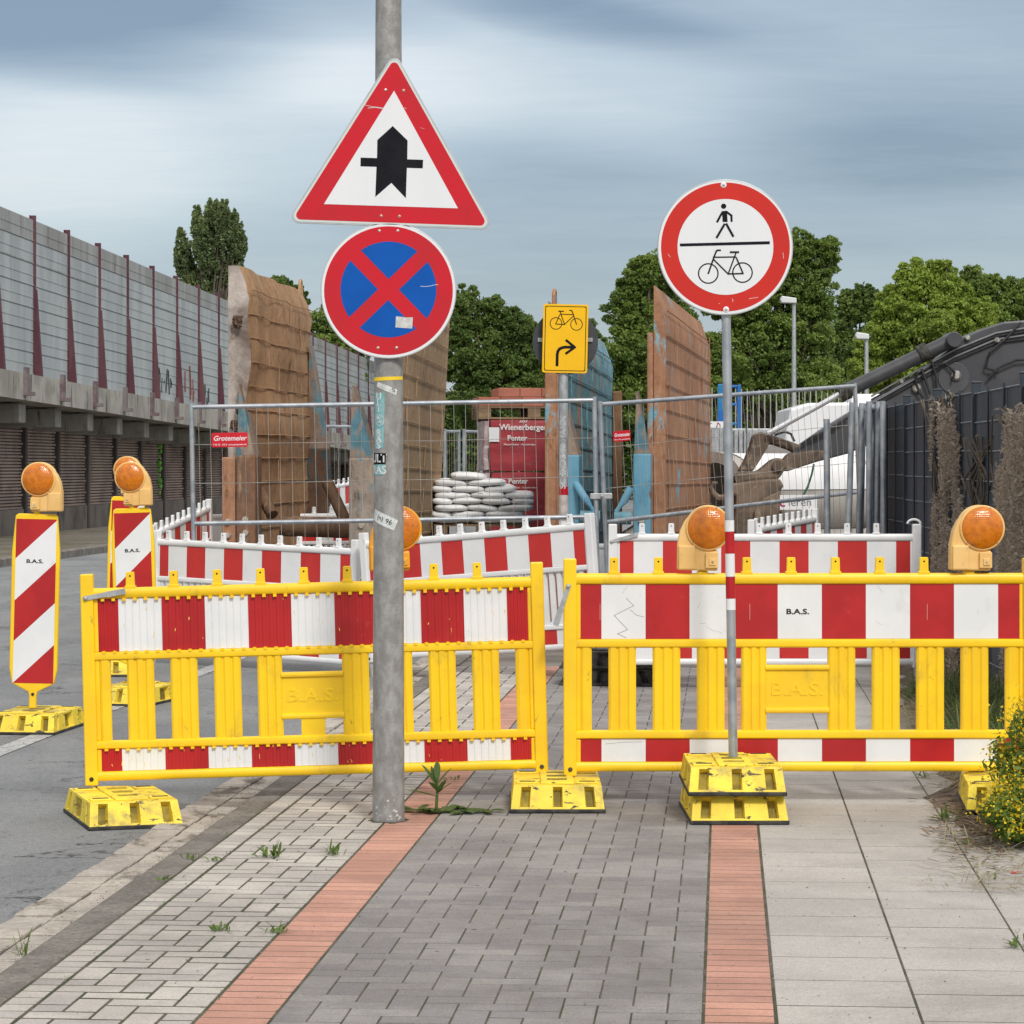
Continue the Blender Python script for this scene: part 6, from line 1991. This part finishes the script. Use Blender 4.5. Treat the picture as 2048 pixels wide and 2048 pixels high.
# the tall weed beside the thick pole
rs = random.Random(4)
p = gnd(872, 1625)
t = thing('tall_weed', 'tall weed with a flat leaf rosette beside the foot of the thick pole', 'weed', p)
b = MB()
b.path([(0, 0, 0), (.004, 0, .06), (.006, 0, .115)], [.006, .005, .003], 6)
b.build('stem', G1, t)
b = MB()
for (a_, L, w_, ri, z) in ((1.6, .075, .024, 1.45, .105), (2.7, .105, .026, .95, .085), (.25, .085, .026, .9, .09), (3.3, .11, .028, .35, .05), (.0, .07, .024, .75, .06), (4.2, .07, .024, .7, .07), (5.4, .08, .025, .9, .06), (2.2, .09, .022, 1.15, .08)):
    blade(b, Vector((.004, 0, z)), a_, L, w_, ri, .12)
b.build('upper_leaves', G2, t)
b = MB()
for k in range(34):
    a_ = rs.uniform(0, 6.283)
    ox = rs.uniform(-.09, .20)
    blade(b, Vector((ox, rs.uniform(-.03, .03), .004)), a_, rs.uniform(.05, .11), rs.uniform(.02, .034), rs.uniform(.05, .45), .25)
b.build('rosette_leaves', G2, t)
t.scale = (1.3, 1.3, 1.35)
k = 0
for (x, y, n, h, lab) in (
        (540, 1715, 26, .085, 'low green weed in the light paving, left of another by the red strip'),
        (665, 1710, 20, .07, 'low green weed in the light paving close to the red brick strip and thick pole'),
        (437, 1862, 16, .04, 'flat yellowish weed in the light paving in the lower left'),
        (555, 1865, 20, .05, 'spreading weed touching the red brick strip in the lower left'),
        (388, 1718, 12, .03, 'tiny weed on the edge between kerb and light paving'),
        (330, 1760, 12, .03, 'tiny weed on the kerb line nearest the gutter'),
        (430, 1722, 12, .035, 'small weed in the edge course of the light paving'),
        (1845, 1556, 16, .07, 'green weed under the right end of the yellow barrier in a slab joint'),
        (1890, 1640, 26, .095, 'upright green weed in the slab joint left of the half hidden footplate'),
        (1935, 1690, 12, .04, 'small weed at the edge of the soil patch'),
        (1990, 1760, 8, .03, 'tiny weed in the slab joint at the lower right'),
        (2042, 1895, 16, .07, 'green weed cut off by the right edge at the bottom'),
        (905, 1560, 8, .04, 'tiny weed behind the tall weed in the grey paving')):
    k += 1
    z = -.05 if x < 60 else 0.0
    tuft(lab, gnd(x, y, z + .001), n, h, .011, G1, seed=k, spread=1.6)
tuft('thin grassy weed in the gutter at the lower left edge', gnd(46, 1915, -.045), 16, .12, .006, G1, seed=40)
# small red leaf litter
p = gnd(2025, 1748)
b = MB(); blade(b, Vector((0, 0, 0)), .4, .05, .02, .2, .1); blade(b, Vector((0, 0, 0)), 1.3, .03, .018, .3, .1)
tag(b.build('fallen_petal', pm('red_petal', (.55, .03, .03), .6), None, loc=p), 'small red petal lying on the slabs near the right edge', 'petal')

# dry grass and creeping stalks at the soil patch
rs = random.Random(8)
t = thing('dry_grass', 'straggly dry grass and roots creeping over the slabs beside the half hidden footplate', 'grass', (0, 0, 0))
b = MB()
for k in range(900):
    x = rs.uniform(1845, 2070); y = rs.uniform(1560, 1790)
    if rs.random() > (x - 1820) / 200: continue
    q = gnd(x, y); q.z = .012
    blade(b, q, rs.uniform(0, 6.283), rs.uniform(.04, .20), rs.uniform(.0025, .006), rs.uniform(.0, .6), rs.uniform(.1, .4))
b.build('dry_stalks', DRY, t)
b = MB()
for k in range(520):
    x = rs.gauss(1965, 45); y = rs.gauss(1650, 42)
    q = gnd(x, y); q.z = .006
    blade(b, q, rs.uniform(0, 6.283), rs.uniform(.03, .12), rs.uniform(.006, .016), rs.uniform(.0, .3), rs.uniform(.0, .2))
b.build('dead_leaves', pm('brown_litter', (.09, .058, .04), .9, c2=(.22, .16, .11), scale=30), t)
t['kind'] = 'stuff'
# long grass in the soil behind the right barrier
t = MB()
for k in range(6000):
    s = rs.uniform(13.3, 18.6); u = rs.uniform(-2.1, -1.28 - .10 * math.sin(s * 2))
    q = SU(s, u, .02)
    blade(t, q, rs.uniform(0, 6.283), rs.uniform(.18, .50), rs.uniform(.005, .011), rs.uniform(.6, 1.4), rs.uniform(.25, .7), n=5)
tag(t.build('long_grass', leaf_mat('long_grass_green', (.07, .12, .03), (.11, .16, .05), (.22, .24, .10)), None), 'long green grass growing behind the right end of the yellow barrier', 'grass', kind='stuff')
t = MB()
for k in range(1500):
    s = rs.uniform(13.4, 17.5); u = rs.gauss(-1.28, .10)
    q = SU(s, u, .02)
    blade(t, q, rs.uniform(2.2, 4.4), rs.uniform(.18, .42), rs.uniform(.004, .008), rs.uniform(.5, 1.3), rs.uniform(.45, .85), n=6)
tag(t.build('straw_grass', DRY, None), 'pale arching straw grass seen through the slots of the right barrier', 'grass', kind='stuff')

def bush(label, loc, n_stem, h, rx, ry, seed, flowers=True, lean=(0, 0), hmin=.35):
    rng = np.random.default_rng(seed); rs = random.Random(seed)
    t = thing('flowering_bush', label, 'bush', loc, group='yellow flowering bushes')
    b = MB(); LP, FP = [], []
    for k in range(n_stem):
        a_ = rs.uniform(0, 6.283); r_ = math.sqrt(rs.random())
        tip = Vector((rx * r_ * math.cos(a_) + lean[0], ry * r_ * math.sin(a_) + lean[1], h * (1 - .55 * r_ * r_) * rs.uniform(.55, 1.16)))
        root = Vector((tip.x * .25, tip.y * .25, 0)); mid = root.lerp(tip, .5) + Vector((rs.uniform(-.03, .03), rs.uniform(-.03, .03), .05))
        b.path([root, mid, tip], [.005, .0035, .0015], 5)
        m_ = 105
        ts = rng.uniform(hmin * .4, 1, m_)
        pts = np.outer((1 - ts) ** 2, root) + np.outer(2 * ts * (1 - ts), mid) + np.outer(ts ** 2, tip)
        LP.append(pts + rng.normal(0, .021, (m_, 3)))
        if flowers and rs.random() < .72:
            c_ = np.array(tip)
            FP.append(c_ + rng.normal(0, 1, (44, 3)) * np.array([.034, .034, .022]) + np.array([0, 0, .01]))
    b.build('stems', G2, t)
    LPc = np.concatenate(LP); LPc = LPc[LPc[:, 2] > .01]
    leaf_cloud('foliage', LPc, .017, G3, t, rng, up=.2, aspect=2.6)
    if FP:
        leaf_cloud('flowers', np.concatenate(FP), .0135, YF, t, rng, up=.9, aspect=1.1)
    return t
p = gnd(2075, 1690)
bush('tall bush with yellow flowers covering the right end of the yellow barrier', (p.x + .19, 11.75, .02), 150, .60, .34, .34, 3, hmin=.5)
p = gnd(2060, 1745)
bush('low green bush with few flowers in front of the half hidden footplate', (p.x + .10, 11.35, .02), 60, .24, .18, .2, 5, flowers=True)
b_ = bush('low leafy bush behind the barrier beside the dark fence', SU(15.2, -1.95, .02), 80, .85, .36, .6, 6, flowers=False)
b_['group'] = 'yellow flowering bushes'

# sand packed round the foot of the thick pole, and loose grit on the paving
b = MB()
n = 40
vs = [(pb.x, pb.y, .0035)] + [(pb.x + (.085 + .03 * noise.noise(Vector((math.cos(a_) * 2, math.sin(a_) * 2, 3))) + .012 * noise.noise(Vector((a_ * 5, 0, 1)))) * math.cos(a_),
       pb.y + (.10 + .04 * noise.noise(Vector((math.cos(a_) * 2, math.sin(a_) * 2, 7)))) * math.sin(a_), .0012) for a_ in [2 * math.pi * k / n for k in range(n)]]
b.add(vs, [(0, k + 1, (k + 1) % n + 1) for k in range(n)])
struct(b.build('sand_fill', JOINT))
rs = random.Random(77)
b = MB()
for k in range(1500):
    m_ = rs.random()
    if m_ < .5: s, u, z = rs.uniform(6.5, 14), 2.24 + abs(rs.gauss(0, .07)), -.050
    elif m_ < .8: s, u, z = rs.uniform(6.5, 13), rs.uniform(-1.3, 2.05), .0005
    else: s, u, z = rs.uniform(6.5, 13), rs.choice([1.47, 1.266, .06, -.145, -.55, 1.977]) + rs.gauss(0, .012), .0
    q = SU(s, u, z); r = rs.uniform(.0015, .0055)
    vv = [q + Vector((rs.uniform(-1, 1) * r * 1.3, rs.uniform(-1, 1) * r * 1.3, 0)) for _ in range(3)] + [q + Vector((0, 0, r))]
    b.add(vv, [(0, 1, 2), (0, 3, 1), (1, 3, 2), (2, 3, 0)])
tag(b.build('grit', pm('loose_grit', (.16, .14, .11), .9, c2=(.35, .32, .27), scale=30), None), 'loose grit and crumbs scattered in the gutter and paving joints', 'grit', kind='stuff')
# moss and small grass sprouting in the long joints
b = MB()
for k in range(420):
    u = rs.choice([1.975, 1.975, 2.08, 1.47, -.968]) + rs.gauss(0, .008); s = rs.uniform(6.6, 13.5)
    if noise.noise(Vector((s * 1.7, u * 9, 2))) < .10: continue
    blade(b, SU(s, u, -.001), rs.uniform(0, 6.283), rs.uniform(.008, .026), .0035, rs.uniform(.3, 1.3), .2, n=3)
tag(b.build('joint_moss', G1, None), 'short green sprouts of moss and grass along the paving joints', 'moss', kind='stuff')
